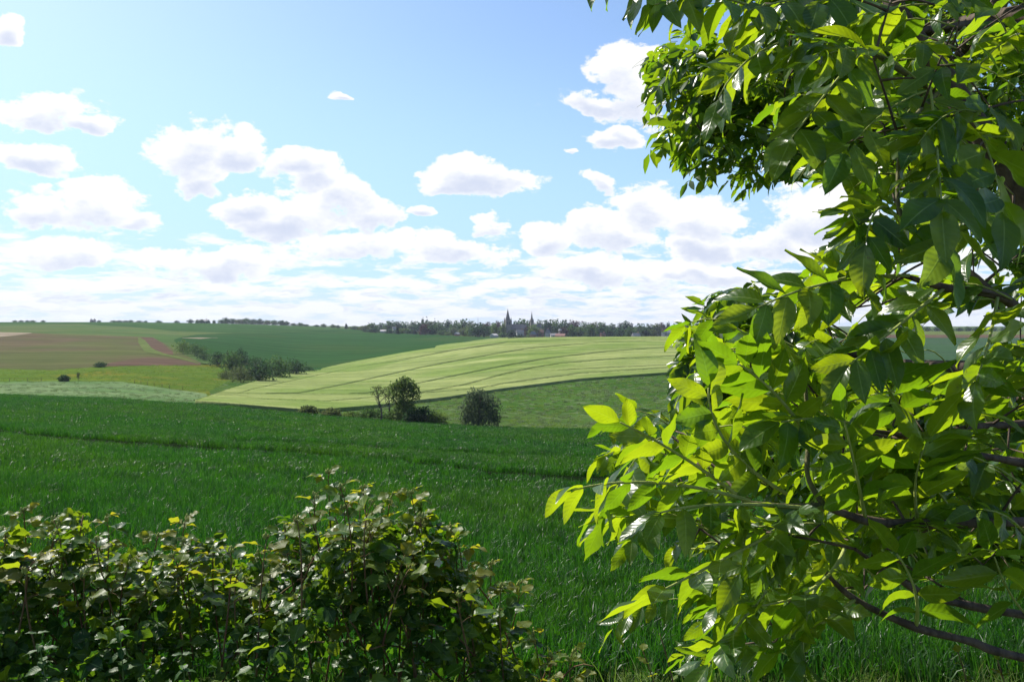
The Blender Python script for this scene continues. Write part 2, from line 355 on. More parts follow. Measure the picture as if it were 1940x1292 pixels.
M_blue = field_mat('bluegreen_crop', (0.04, 0.076, 0.044), (0.052, 0.092, 0.052), (0.044, 0.088, 0.044), big=.01, mid=.06, fine=.6, stretch=(.2, 1, 1), rows=(20, 1.3, .2))
M_strip = field_mat('margin_grass', (0.0943, 0.129, 0.04), (0.1148, 0.1419, 0.048), fine=.6)
M_bark = bark_mat('ash_bark', (.05, .033, .024), (.12, .085, .06), 30)
M_twig = bark_mat('green_twig', (.11, .10, .05), (.16, .15, .06), 60)
M_stalk = bark_mat('leaf_stalk_green', (.26, .30, .07), (.33, .36, .10), 80)
M_cane = bark_mat('bramble_cane', (.13, .055, .035), (.16, .12, .045), 60)
M_wood = bark_mat('tree_bark', (.07, .055, .04), (.14, .115, .09), 3)
M_ash = leaf_mat('ash_leaf', (.02, .06, .009), (.042, .09, .014), (.18, .36, .006), (.42, .54, .008), .30, .45, .50, veins=True)
M_ashfar = leaf_mat('ash_leaf_small', (.02, .058, .009), (.045, .09, .016), (.15, .32, .007), (.34, .48, .009), .32, .45, .46)
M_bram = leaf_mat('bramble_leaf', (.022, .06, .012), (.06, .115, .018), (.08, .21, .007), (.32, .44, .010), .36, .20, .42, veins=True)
M_young = leaf_mat('young_bramble_leaf', (.09, .14, .02), (.14, .15, .03), (.34, .44, .012), (.44, .40, .02), .42, .18, .5, veins=True)
M_nettle = leaf_mat('nettle_leaf', (0.02925, 0.084, 0.01625), (0.039, 0.098, 0.0195), (0.065, 0.21, 0.013), (0.104, 0.252, 0.013), .5, .3, .4, veins=True)
M_wheat = leaf_mat('wheat_blade', (0.00792, 0.03784, 0.00616), (0.03696, 0.1038, 0.0176), (0.01584, 0.1144, 0.0044), (0.0748, 0.264, 0.0088), .45, .36, .36, patchy=True)
M_grass = leaf_mat('grass_blade', (0.0765, 0.1445, 0.028), (0.136, 0.17, 0.048), (0.136, 0.272, 0.024), (0.221, 0.289, 0.04), .5, .3, .4)
M_dry = leaf_mat('tussock_blade', (0.0936, 0.148, 0.056), (0.1368, 0.1739, 0.084), (0.144, 0.2368, 0.063), (0.2016, 0.2664, 0.091), .5, .3, .35)
TREE = {}
for nm, a, b in (('green', (0.0324, 0.0722, 0.01628), (0.054, 0.0988, 0.0222)), ('dark', (0.01584, 0.0456, 0.01332), (0.0288, 0.0608, 0.0185)), ('light', (0.0612, 0.1064, 0.0222), (0.0936, 0.1368, 0.0296)),
                 ('olive', (0.054, 0.076, 0.0222), (0.0792, 0.0988, 0.0296)), ('purple', (0.036, 0.01672, 0.02072), (0.054, 0.0304, 0.0259)), ('willow', (0.054, 0.0798, 0.0407), (0.0792, 0.1064, 0.0518)), ('conifer', (0.01296, 0.0342, 0.0148), (0.0216, 0.0456, 0.0185)), ('blossom', (0.1008, 0.1216, 0.0555), (0.1584, 0.1748, 0.0962))):
    TREE[nm] = leaf_mat('foliage_' + nm, a, b, tuple(q * 1.9 for q in a), tuple(q * 1.9 for q in b), .75, .08, .33, objrand=True)
M_petal = plain_mat('petal', (.7, .68, .66), (.78, .74, .72), 40, .6)
M_stone = plain_mat('church_stone', (.20, .17, .15), (.27, .23, .20), .5)
M_slate = plain_mat('spire_slate', (.13, .11, .11), (.18, .155, .15), .6)
M_louvre = plain_mat('dark_opening', (.03, .03, .035), (.05, .05, .05), 2)
M_render = plain_mat('pale_render', (.34, .32, .30), (.42, .40, .37), .4)
M_brick = plain_mat('red_brick', (.27, .13, .09), (.34, .18, .13), 2)
M_redtile = plain_mat('red_roof_tile', (.19, .095, .075), (.24, .125, .10), 1.5)
M_greytile = plain_mat('grey_roof_slate', (.16, .155, .165), (.23, .22, .23), 1.5)
M_tin = plain_mat('pale_roof_sheet', (.48, .43, .40), (.57, .52, .49), .6)
M_steel = plain_mat('mast_steel', (.22, .22, .23), (.3, .3, .31), 3)

# ------------------------------------------------------------------ setting: ground, fields
def poly(pts): a = np.array(pts, float); return lambda px: np.interp(px, a[:, 0], a[:, 1])
def strip_patch(name, px0, px1, ylo, yhi, mat, off, step=10, rows=24):
    """sheet of ground between two distances, given for each column"""
    px = np.arange(px0, px1 + .1, step); lo = ylo(px); hi = np.maximum(yhi(px), lo * 1.0005)
    s = np.linspace(0, 1, rows)[:, None]; Y = lo[None] * (hi / lo)[None] ** s; X = (px[None] - CX) / F * Y
    Z = EYE - drop_at(np.broadcast_to(px[None], Y.shape), Y) + off
    o = obj(name, quad_mesh(name, np.stack([X, Y, Z], -1), grid_faces(rows, len(px)), mat)); return tag(o, kind='structure')
const = lambda v: (lambda px: np.full(np.shape(px), float(v)))
row = lambda pts: (lambda px, f=poly(pts): hit(px, f(px)))
# verge: bank in front of and behind the camera
gx = np.linspace(-45, 45, 91); gy = np.concatenate([np.linspace(-45, 0, 20), np.linspace(.5, 9.6, 40)])
zz_ = EYE - drop_at(np.full(len(gy), 970.), np.maximum(gy, 1.0))
gz = np.broadcast_to(zz_[:, None], (len(gy), len(gx))) + .03 * np.sin(gx * 1.7)[None] * np.cos(gy * 2.1)[:, None]
tag(obj('verge', quad_mesh('verge', np.stack(np.broadcast_arrays(gx[None], gy[:, None], gz), -1), grid_faces(len(gy), len(gx)), M_ground)), kind='structure')
pxs = np.arange(-900, 2901, 20.); yy = np.exp(np.linspace(math.log(9.2), math.log(3400), 220))
Yg, PXg = np.meshgrid(yy, pxs, indexing='ij'); offg = -.4 * np.clip((Yg - 9.2) / 6, 0, 1) - .02
tag(obj('ground', quad_mesh('ground', np.stack([(PXg - CX) / F * Yg, Yg, EYE - drop_at(PXg, Yg) + offg], -1), grid_faces(220, len(pxs)), M_ground)), kind='structure')

edge_w = row([(-900, 748), (0, 750), (200, 756), (380, 768), (560, 785), (760, 800), (900, 810), (1120, 816), (1300, 806), (1700, 796), (2900, 796)])
def edge_wheat(px): return np.clip(edge_w(px), 120, 175)
pale_hi = row([(-900, 728), (0, 725), (100, 723.5), (230, 724.5), (300, 735), (390, 747), (400, 764)])
mead_hi = row([(-900, 700), (0, 699), (100, 702), (190, 695), (260, 693), (380, 692), (430, 690)])
brown_hi = row([(-900, 640), (0, 638), (60, 631), (220, 637), (290, 639), (330, 662), (385, 690)])
olive_hi = row([(-900, 614), (0, 614), (150, 614.5), (250, 620), (330, 627), (430, 631)])
barley_lo_f = poly([(368, 767), (440, 773), (560, 783), (620, 782), (700, 775), (850, 757), (950, 741), (1100, 722), (1280, 709), (1560, 700)])
barley_lo = lambda px: hit(px, barley_lo_f(px))
barley_top_f = poly([(368, 766), (400, 754), (430, 743), (470, 730), (540, 714.5), (600, 706), (700, 686), (760, 674), (800, 666.5), (850, 656.5), (900, 649.5), (960, 644), (1000, 642.6), (1280, 640.8), (1560, 640.8)])
def barley_hi(px): return hit(px, barley_top_f(px)) * (1 + .12 * np.clip((px - 500) / 300, 0, 1))
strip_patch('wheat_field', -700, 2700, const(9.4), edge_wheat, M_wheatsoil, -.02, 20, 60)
strip_patch('pale_grass_field', -700, 400, lambda p: edge_wheat(p) - .5, pale_hi, M_pale, .25)
strip_patch('buttercup_meadow', -700, 440, pale_hi, mead_hi, M_yellow, .05)
strip_patch('ploughed_field', -700, 388, mead_hi, brown_hi, M_plough, 0.02)
strip_patch('bare_soil_corner', 180, 382, row([(180, 695.2), (260, 693.2), (382, 691.5)]), row([(180, 693), (230, 684), (280, 677), (330, 680), (382, 690.5)]), M_bare, .12)
strip_patch('bare_soil_corner', 268, 330, row([(268, 651), (290, 664), (330, 676)]), row([(268, 639.5), (290, 640), (330, 668)]), M_bare, .12)
strip_patch('grass_strip', 262, 380, row([(262, 650), (275, 668), (300, 672), (340, 680), (380, 691)]), row([(262, 639), (275, 645), (288, 661), (310, 670), (345, 678), (380, 689.5)]), M_strip, .2, 6, 8)
strip_patch('dry_soil_patch', -300, 60, row([(-300, 641), (0, 638.5), (30, 636), (60, 631.5)]), row([(-300, 630), (0, 629.6), (60, 631)]), M_tan, .15)
strip_patch('sparse_crop_field', -700, 440, brown_hi, olive_hi, M_olive, 0.06)
strip_patch('hill_field', -700, 700, lambda p: np.where(p < 440, olive_hi(np.minimum(p, 430)), hit(p, poly([(440, 631), (520, 631), (650, 623), (700, 624)])(p))), lambda p: np.maximum(np.full(len(p), 1250.), 1250), M_hill, .10)
strip_patch('bean_field', 330, 1120, poly([(330, 600), (345, 520), (400, 455), (500, 430), (600, 428), (700, 450), (800, 500), (1000, 590), (1120, 620)]),
            row([(330, 644), (345, 639), (375, 634), (430, 632), (520, 631.5), (650, 623.5), (690, 625), (800, 633.5), (880, 638), (960, 641), (1120, 642.5)]), M_dark, .22)
def stony(px0, px1, ca, cb, name):     # pale stony patch and boundary hedge lines
    strip_patch(name, px0, px1, row(ca), row(cb), M_tan, .3, 4, 6)
stony(345, 415, [(345, 641), (380, 642.6), (400, 641)], [(345, 640.6), (380, 640), (400, 640.6)], 'stony_patch')
strip_patch('rough_grass_slope', 560, 1600, lambda p: edge_wheat(p) - .5, lambda p: hit(p, barley_lo_f(p)) + 1.0, M_rough, .05)
strip_patch('boundary_path', 345, 470, row([(345, 768), (470, 737)]), row([(345, 762), (390, 746), (430, 724), (470, 727)]), M_rough, .12, 5, 10)
strip_patch('bluegreen_field', 1560, 2700, const(150), lambda p: hit(p, np.full(len(p), 640.4)), M_blue, .1, 20)
strip_patch('brown_field_strip', 1560, 2700, lambda p: hit(p, np.full(len(p), 640.4)), lambda p: hit(p, np.full(len(p), 634.6)), M_bare, .14, 20, 8)
strip_patch('far_margin_field', 1560, 2700, lambda p: hit(p, np.full(len(p), 634.6)), const(1250), M_strip, .18, 20, 12)

# barley: standing crop with wheel tracks left as real gaps
def build_barley():
    px = np.arange(370, 1561, 3.0); lo = barley_lo(px); hi = np.maximum(barley_hi(px), lo + .3)
    # wheel tracks as rows of the photograph (column, row); NaN outside their reach
    tr = [[(404, 756), (445, 753), (500, 762), (560, 764), (620, 766.5), (660, 763), (720, 757), (790, 751), (900, 742), (960, 731), (1100, 712), (1280, 700), (1560, 690)],
          [(448, 752), (480, 742), (520, 733), (600, 715)],
          [(500, 761), (560, 752), (640, 736), (720, 718), (800, 700), (900, 681), (1000, 664), (1120, 653), (1290, 646), (1560, 645)],
          [(660, 762), (700, 750), (760, 738), (850, 719), (960, 697), (1040, 683), (1150, 670), (1290, 660), (1560, 656)],
          [(790, 750.5), (880, 734), (960, 712), (1010, 701), (1060, 693), (1180, 683), (1290, 678), (1560, 670)],
          [(1000, 704.5), (1060, 705), (1120, 702), (1290, 694.5), (1560, 684)],
          [(600, 714), (680, 698), (760, 686), (850, 669), (960, 652.5), (1060, 647.5), (1290, 643)]]
    order = (0, 5, 4, 3, 2, 1); h = .75
    tr[1] = tr[1] + tr[6][1:]
    Yt, W = [], []
    for k in order:
        a = np.array(tr[k], float); base = hit(px, np.interp(px, a[:, 0], a[:, 1])); base = np.where((px < a[0, 0] - 30) | (px > a[-1, 0] + 30), 0, base)
        if k == 5: b4 = np.array(tr[4], float); y4 = hit(px, np.interp(px, b4[:, 0], b4[:, 1])); base = np.where(px < 1000, y4 - 2.5, np.minimum(hit(px, np.interp(px, a[:, 0], a[:, 1])), y4 - 2.5))
        for dy in ((0., 2.1) if k != 5 else (0.,)):
            Yt.append(base + dy)
            W.append(np.clip(np.minimum((px - a[0, 0]) / 15, (a[-1, 0] - px) / 15), 0, 1) * (.55 if dy == 0 else .45) * (np.maximum(base, 100) / 300) ** .5)
    Yt = np.array(Yt); W = np.array(W)
    for k in range(len(Yt)):                                  # keep the order of the tracks from near to far
        Yt[k] = np.maximum(Yt[k], (lo + 1.0 if k == 0 else Yt[k-1] + W[k-1]) + W[k] + .35)
        over = Yt[k] > hi - .5; W[k] = np.where(over, 0, W[k])
    top = np.maximum(hi, Yt[-1] + 2)
    Yrow, zrow = [lo, lo + .1], [np.zeros(len(px)), np.full(len(px), h)]
    prev = lo + .1
    for k in range(len(Yt)):
        e0 = Yt[k] - W[k] - .12
        for q in np.linspace(0, 1, 13)[1:]: Yrow.append(prev + (e0 - prev) * q); zrow.append(np.full(len(px), h))
        gap = np.where(W[k] > .02, h - np.clip(W[k] * 4, 0, h - .02), h)
        Yrow += [Yt[k] - W[k], Yt[k] + W[k], Yt[k] + W[k] + .12]; zrow += [gap, gap, np.full(len(px), h)]
        prev = Yt[k] + W[k] + .12
    for q in np.linspace(0, 1, 40)[1:]: Yrow.append(prev + (top - prev) * q); zrow.append(np.full(len(px), h if q < 1 else .1))
    Y = np.array(Yrow); z = np.array(zrow); NR = len(Y)
    Y = np.minimum(Y, hi[None]); z[-1] = -.4
    Y = np.maximum.accumulate(Y, 0); PX = np.broadcast_to(px[None], Y.shape)
    X = (PX - CX) / F * Y
    jit = (rng.random(Y.shape) - .5) * .10 * (z > .3)
    Z = EYE - drop_at(PX, Y) + z + jit + .08
    me = quad_mesh('barley_field', np.stack([X, Y, Z], -1), grid_faces(NR, len(px)), [M_barley, M_track])
    fz = z[:-1, :-1] + z[1:, :-1] + z[:-1, 1:] + z[1:, 1:]
    me.polygons.foreach_set('material_index', (fz.ravel() < 1.4).astype(np.int32)); me.update()
    tag(obj('barley_field', me), kind='structure')
build_barley()
#@@NEXT

# ------------------------------------------------------------------ stuff that nobody could count: crop and grass blades, instanced in small patches
def blade_patch(name, mat, n, size, hgt, wid, lean, seed, bend=.5, wind=(.15, .0)):
    """a square of single blades, each a tapering bent ribbon"""
    r = np.random.default_rng(seed); S = 4
    bx = (r.random((n, 2)) - .5) * size; hh = hgt * (.65 + .5 * r.random(n)); az = r.random(n) * 2 * np.pi; ln = lean * r.random(n)
    d = np.stack([np.cos(az), np.sin(az)], -1) * ln[:, None] + np.array(wind); face = r.random(n) * 2 * np.pi
    t = np.linspace(0, 1, S)[None, :, None]
    zc = hh[:, None, None] * (t - .25 * bend * t ** 3 * (ln / max(lean, .01))[:, None, None] * 2)
    cen = np.concatenate([bx[:, None, :] + d[:, None, :] * hh[:, None, None] * (t * .35 + bend * t ** 2), zc], -1)
    w = wid * (.7 + .6 * r.random(n))[:, None, None] * np.array((.55, 1, .8, .06))[None, :, None]
    side = np.stack([np.cos(face), np.sin(face), np.zeros(n)], -1)[:, None, :]
    V = np.stack([cen - side * w / 2, cen + side * w / 2], 2).reshape(n, S * 2, 3)
    f = np.array([(2 * i, 2 * i + 1, 2 * i + 3, 2 * i + 2) for i in range(S - 1)])
    Fq = (f[None] + (np.arange(n) * S * 2)[:, None, None]).reshape(-1, 4)
    return bpy.data.objects.new(name, quad_mesh(name, V.reshape(-1, 3), Fq, mat, rnd=np.repeat(r.random(n), S * 2)))
def instancer(name, protos, P, rotz, scl, label, cat):
    """points carrying patches of blades (geometry nodes)"""
    col = bpy.data.collections.new(name + '_patches')
    for p in protos: col.objects.link(p)
    me = bpy.data.meshes.new(name); me.vertices.add(len(P)); me.vertices.foreach_set('co', np.asarray(P, np.float32).ravel())
    for an, ty, v in (('rz', 'FLOAT', rotz), ('sc', 'FLOAT', scl)):
        a = me.attributes.new(an, ty, 'POINT'); a.data.foreach_set('value', np.asarray(v, np.float32))
    a = me.attributes.new('pk', 'INT', 'POINT'); a.data.foreach_set('value', rng.integers(0, len(protos), len(P)).astype(np.int32))
    o = obj(name, me); tag(o, label, cat, kind='stuff')
    g = bpy.data.node_groups.new(name, 'GeometryNodeTree')
    g.interface.new_socket('Geometry', in_out='INPUT', socket_type='NodeSocketGeometry'); g.interface.new_socket('Geometry', in_out='OUTPUT', socket_type='NodeSocketGeometry')
    t = NT(g); gi = t.new('NodeGroupInput'); go = t.new('NodeGroupOutput')
    ci = t.new('GeometryNodeCollectionInfo'); ci.inputs['Collection'].default_value = col; ci.inputs['Separate Children'].default_value = True; ci.inputs['Reset Children'].default_value = True
    def attr(nm, ty):
        n = t.new('GeometryNodeInputNamedAttribute', data_type=ty); n.inputs['Name'].default_value = nm; return n.outputs[0]
    e = t.new('FunctionNodeEulerToRotation'); t.l.new(t.comb(0.0, 0.0, attr('rz', 'FLOAT')) if False else gcomb(t, attr('rz', 'FLOAT')), e.inputs[0])
    ip = t.new('GeometryNodeInstanceOnPoints'); ip.inputs['Pick Instance'].default_value = True
    t.l.new(gi.outputs[0], ip.inputs['Points']); t.l.new(ci.outputs[0], ip.inputs['Instance']); t.l.new(attr('pk', 'INT'), ip.inputs['Instance Index'])
    t.l.new(e.outputs[0], ip.inputs['Rotation']); t.l.new(attr('sc', 'FLOAT'), ip.inputs['Scale']); t.l.new(ip.outputs[0], go.inputs[0])
    md = o.modifiers.new('patches', 'NODES'); md.node_group = g
    return o
def gcomb(t, z):
    n = t.new('ShaderNodeCombineXYZ'); t.l.new(z, n.inputs[2]); return n.outputs[0]
def field_points(px0, px1, ya, yb, spacing, jit=.8):
    """points spread evenly on the ground between two distances within a fan of columns"""
    u0, u1 = (px0 - CX) / F, (px1 - CX) / F; out = []
    y = ya
    while y < yb:
        n = max(1, int((u1 - u0) * y / spacing)); x = np.linspace(u0 * y, u1 * y, n) + (rng.random(n) - .5) * spacing * jit
        out.append(np.stack([x, y + (rng.random(n) - .5) * spacing * jit], -1)); y += spacing
    P = np.concatenate(out); return np.column_stack([P, H(P[:, 0], P[:, 1])])
def colof(P): return CX + F * P[:, 0] / P[:, 1]
def rowof(P): return HY + F * (EYE - P[:, 2]) / P[:, 1]
EDGE_PX = np.arange(-700, 2701, 20.); EDGE_Y = edge_wheat(EDGE_PX)
# tractor tracks through the wheat, traced as rows of the photograph and laid on the ground
WT = [np.array(q, float) for q in ([(-400, 800), (0, 818), (90, 829), (250, 842), (420, 853), (560, 862), (700, 872), (850, 890), (960, 903), (1060, 910), (1300, 925), (1700, 950), (2400, 990)],
                                   [(-400, 806), (0, 824), (120, 836), (300, 850), (420, 858)],
                                   [(420, 838), (640, 846), (800, 857), (1000, 866), (1250, 876), (2000, 905)])]
WTY = [(q[:, 0], hit(q[:, 0], q[:, 1])) for q in WT]
def wheat(name, ya, yb, spacing, protos, label, gap):
    # gap: half width of the wheel tracks in metres
    P = field_points(-140, 2080, ya, yb, spacing); px = colof(P)
    ok = P[:, 1] < np.interp(px, EDGE_PX, EDGE_Y) - .2; near = np.zeros(len(P))
    for a, b in WTY:
        y0 = np.interp(px, a, b); near = np.maximum(near, ((px >= a[0]) & (px <= a[-1])) * (np.abs(P[:, 1] - y0) < gap))
    ok &= near < .55
    P = P[ok]; near = near[ok]; n = len(P)
    vig = .80 + .34 * (.5 + .5 * np.sin(P[:, 0] * .31 + 1.3 * np.sin(P[:, 1] * .17)) * np.cos(P[:, 1] * .23)) * rng.random(n) + .12 * rng.random(n)
    return instancer(name, protos, P, rng.random(n) * 6.28, vig * (1 - .45 * near), label, 'wheat')
wp1 = [blade_patch('wheat_patch', M_wheat, 130, .56, .50, .017, .5, 10 + k, .8, wind=(.10, -.05)) for k in range(5)]
wp2 = [blade_patch('wheat_patch', M_wheat, 170, 1.1, .50, .028, .5, 20 + k, .8, wind=(.10, -.05)) for k in range(5)]
wp3 = [blade_patch('wheat_patch', M_wheat, 200, 2.2, .52, .055, .5, 30 + k, .8, wind=(.10, -.05)) for k in range(5)]
wheat('wheat_near', 9.3, 30, .46, wp1, 'dense dark green young wheat closest to the bramble hedge', 1.5)
wheat('wheat_middle', 30, 75, .92, wp2, 'dark green wheat across the middle of the foreground field', 3.0)
wheat('wheat_far', 75, 178, 1.85, wp3, 'dark green wheat up to the far edge of the foreground field', 3.2)
def tussocks(name, px0, px1, ylo, yhi, ya, yb, spacing, protos, label, keep=1.0, sc_=(.6, 1.2)):
    P = field_points(px0, px1, ya, yb, spacing); px = colof(P); cols = np.arange(px0, px1 + .1, 10.)
    ok = (P[:, 1] > np.interp(px, cols, ylo(cols))) & (P[:, 1] < np.interp(px, cols, yhi(cols))) & (rng.random(len(P)) < keep)
    P = P[ok]; n = len(P)
    instancer(name, protos, P, rng.random(n) * 6.28, sc_[0] + (sc_[1] - sc_[0]) * rng.random(n), label, 'grass')
tp = [blade_patch('tussock_patch', M_dry, 90, 1.3, .55, .06, .9, 40 + k, bend=.6) for k in range(4)]
tg = [blade_patch('grass_patch', M_grass, 90, 1.6, .40, .05, .8, 50 + k, bend=.6) for k in range(4)]
tussocks('rough_grass_tussocks', 700, 1560, lambda p: edge_wheat(p) + 1, lambda p: barley_lo(p) - 1, 140, 300, 2.3, tp + tg, 'rough grass tussocks on the slope below the pale barley', .62)
tussocks('pale_grass_tussocks', -120, 395, lambda p: edge_wheat(p) + 1, lambda p: pale_hi(p) - 1, 150, 275, 2.6, tp, 'pale grass tussocks in the field beyond the dark wheat', .45)
tussocks('meadow_tussocks', -120, 435, pale_hi, mead_hi, 230, 380, 3.2, tg, 'long grass clumps in the yellow buttercup meadow', .5)
mg = [blade_patch('margin_patch', M_grass, 60, .5, .38, .006, .9, 60 + k, bend=.9) for k in range(4)]
P = field_points(700, 2100, 7.4, 9.7, .55); P[:, 2] = H(P[:, 0], P[:, 1])
instancer('margin_grass', mg, P, rng.random(len(P)) * 6.28, .4 + .6 * rng.random(len(P)), 'light green arching grass along the near margin of the wheat', 'grass')
P = field_points(-60, 2000, 2.2, 7.4, .4)
instancer('bank_grass', mg, P, rng.random(len(P)) * 6.28, .5 + .6 * rng.random(len(P)), 'grass on the bank under the brambles and the ash', 'grass')
#@@NEXT

# ------------------------------------------------------------------ trees and bushes of the valley and the far village
ORD = 'first second third fourth fifth sixth seventh eighth ninth tenth eleventh twelfth thirteenth fourteenth fifteenth sixteenth seventeenth eighteenth nineteenth twentieth'.split()
ORD += ['twenty-' + o for o in ORD[:9]] + ['thirtieth'] + ['thirty-' + o for o in ORD[:9]] + ['fortieth'] + ['forty-' + o for o in ORD[:9]]
CARD = np.array([(-.5, 0, 0), (-.32, .62, .10), (0, 1.05, -.05), (.5, .5, .12)]), np.array([(0, 3, 2, 1)]), np.array([(-1, 0), (-.6, .6), (0, 1), (1, .5)], float)
LEAFC = np.array([(0, 0, 0), (-.26, .42, .05), (0, 1, -.08), (.26, .42, .05)]), np.array([(0, 3, 2, 1)]), np.array([(0, 0), (-1, .4), (0, 1), (1, .4)], float)
def crown_mesh(name, blobs, n, size, mat, seed, droop=0.0, fill=.35, tpl=CARD):
    """foliage: leaf-clump faces through the volume of several uneven lobes"""
    r = np.random.default_rng(seed); w = np.array([b[3] * b[4] + b[3] ** 2 for b in blobs]); w = w / w.sum()
    k = r.choice(len(blobs), n, p=w); B = np.array(blobs)[k]
    d = norm(r.normal(size=(n, 3))); rad = np.where(r.random(n) < fill, r.random(n) ** .5, .86 + .22 * r.random(n))
    lump = 1 + .26 * np.sin(d[:, 0] * 7 + k) * np.cos(d[:, 2] * 6 + 2 * k) + .1 * np.sin(d[:, 1] * 13 + d[:, 2] * 11)
    P = B[:, :3] + d * (rad * lump)[:, None] * np.stack([B[:, 3], B[:, 3], B[:, 4]], -1)
    P[:, 2] = np.maximum(P[:, 2], size * .2)
    along = norm(r.normal(size=(n, 3)) * .7 + d * .5 + np.array((0, 0, -droop)))
    nn = norm(d * .8 + r.normal(size=(n, 3)) * .6 + np.array((0, 0, .5)))
    return scatter(name, [tpl], frames(along, nn), P, size * (.6 + .8 * r.random(n)), r.random(n), mat)
def trunk_mesh(name, h, rad, seed, mat, limbs=5, spread=.35, fork=.35):
    r = np.random.default_rng(seed); m = MB(); z = np.linspace(-.2, h, 7)
    cx = np.cumsum(r.normal(size=7) * rad * .5); cy = np.cumsum(r.normal(size=7) * rad * .5)
    m.tube(np.stack([cx, cy, z], -1), np.linspace(rad * 1.25, rad * .35, 7), 7)
    for q in range(limbs):
        i = 2 + q % 4; a = q * 2.4 + r.random(); L = h * spread * (.7 + .6 * r.random()); t = np.linspace(0, 1, 5)[:, None]
        d = np.array((math.cos(a), math.sin(a), .6 + .5 * r.random()))
        m.tube(np.array((cx[i], cy[i], z[i])) + d * L * t + np.array((0, 0, .15 * L)) * t ** 2, np.linspace(rad * .5, rad * .12, 5), 5)
    return m.mesh(name, mat)
def lobes(h, w, seed, n=7, base=.2, top=1.0):
    """lobes of a crown of height h and width w standing on z=0"""
    r = np.random.default_rng(seed); out = []
    for i in range(n):
        s = (i + .5) / n; z = h * (base + (top - base) * s); prof = math.sin(math.pi * min(.96, .22 + .72 * s)) ** .8
        a = i * 2.4 + r.random(); rr = w * .5 * prof
        out.append((math.cos(a) * rr * .5, math.sin(a) * rr * .5, min(z, h * .86), rr * (.62 + .25 * r.random()), h * (.13 + .07 * r.random())))
    out.append((0, 0, h * (base + top) / 2.1, w * .36, h * .3)); return out
def place_tree(name, label, cat, group, P, crown, trunk, scale=(1, 1, 1), rz=0.0):
    e = empty(name, tuple(P), label, cat, group); e.scale = scale; e.rotation_euler = (0, 0, rz)
    obj('crown', crown, e)
    if trunk is not None: obj('trunk', trunk, e)
    return e
PXM = lambda Y: Y / F           # metres per photo pixel at distance Y

# shrubs of the valley hedge: (column, base row, width px, height px, foliage, seed, label)
SH = [(347, 670, 34, 24, 'light', 'light green hawthorn at the upper left end of the valley hedge'),
      (372, 675, 40, 24, 'green', 'rounded hawthorn second from the upper end of the valley hedge'),
      (386, 683, 24, 16, 'dark', 'small dark bush hanging below the upper hawthorns'),
      (414, 694, 34, 28, 'dark', 'dark bush left of the tall pointed tree in the valley hedge'),
      (440, 706, 46, 40, 'green', 'broad green bush at the foot of the tall pointed hedge tree'),
      (457, 700, 26, 40, 'conifer', 'tall dark leaning tree rising above the valley hedge'),
      (484, 700, 44, 24, 'dark', 'dark green bush behind the valley hedge right of the tall tree'),
      (428, 718, 30, 16, 'olive', 'low olive bush at the left foot of the valley hedge'),
      (456, 724, 46, 30, 'olive', 'grey-green bush spreading over the meadow edge below the tall tree'),
      (490, 724, 56, 42, 'dark', 'large dark bush in the middle of the valley hedge'),
      (524, 717, 58, 40, 'green', 'large rounded green bush near the right end of the hedge'),
      (556, 711, 46, 32, 'dark', 'dark bush next to last at the right end of the hedge'),
      (582, 706, 34, 13, 'dark', 'low bush tapering off the right end of the hedge'),
      (122, 724, 20, 13, 'dark', 'small round dark bush beside the meadow fence line'),
      (190, 696, 22, 10, 'dark', 'low dark bush between ploughed field and buttercup meadow'),
      (585, 787, 34, 18, 'olive', 'olive thorn bush leftmost at the far edge of the wheat'),
      (627, 791, 34, 18, 'olive', 'brownish thorn bush second along the far wheat edge'),
      (665, 793, 40, 12, 'light', 'low light green scrub between thorn bushes and bare trees'),
      (702, 796, 50, 22, 'green', 'green scrub around the foot of the bare trees'),
      (803, 804, 44, 34, 'dark', 'dark bushy scrub right of the tall leafy tree'),
      (828, 806, 44, 24, 'light', 'bright green bush at the right end of the scrub'),
      (778, 803, 30, 26, 'dark', 'dark shrub under the right side of the tall leafy tree'),
      (742, 799, 36, 18, 'green', 'low green shrub under the left side of the tall leafy tree')]
for i, (px, py, w, h, c, lab) in enumerate(SH):
    P = on_ground(px, py); m_ = PXM(P[1]); hm, wm = h * m_ * 1.05, w * m_; P[2] -= .1
    cr = crown_mesh('bush_crown', lobes(hm, wm, 100 + i, 8, .08, .95), 900, max(.34, min(hm, wm) * .085), TREE[c], 200 + i)
    place_tree('hedge_bush' if i < 15 else 'scrub_bush', lab, 'tree' if 'tall dark' in lab else 'bush', 'bushes of the valley hedge' if i < 13 else ('lone bushes in the meadow' if i < 15 else 'scrub at the far wheat edge'), P, cr, trunk_mesh('bush_stem', hm * .7, max(.06, hm * .025), 300 + i, M_wood, 6, .5))
# the two larger trees and the two bare ones at the valley floor
P = on_ground(765, 801); m_ = PXM(P[1])
b = [(-.5, 0, 6.4, 1.5, 1.0), (.5, .3, 6.7, 1.4, .9), (-1.5, .2, 5.7, .9, 1.2), (1.5, -.2, 5.6, 1.1, 1.2), (2.3, 0, 4.9, .55, 1.1), (-2.1, 0, 5.0, .5, 1.0), (.2, .4, 4.5, 1.5, 1.3), (-.7, -.3, 3.4, 1.2, 1.1), (.9, -.3, 3.0, 1.1, 1.0), (.3, 0, 1.9, 1.7, 1.2), (-.9, .2, 1.2, 1.5, 1.0), (1.6, .1, 1.1, 1.2, .9), (0, 0, 7.4, .7, .5)]
place_tree('leafy_tree', 'tall leafy tree with drooping top standing in the valley scrub', 'tree', 'trees at the valley floor', P, crown_mesh('tree_crown', b, 3000, .34, TREE['light'], 400, .5, tpl=CARD), trunk_mesh('tree_trunk', 6.3, .2, 401, M_wood, 8))
P = on_ground(908, 809)
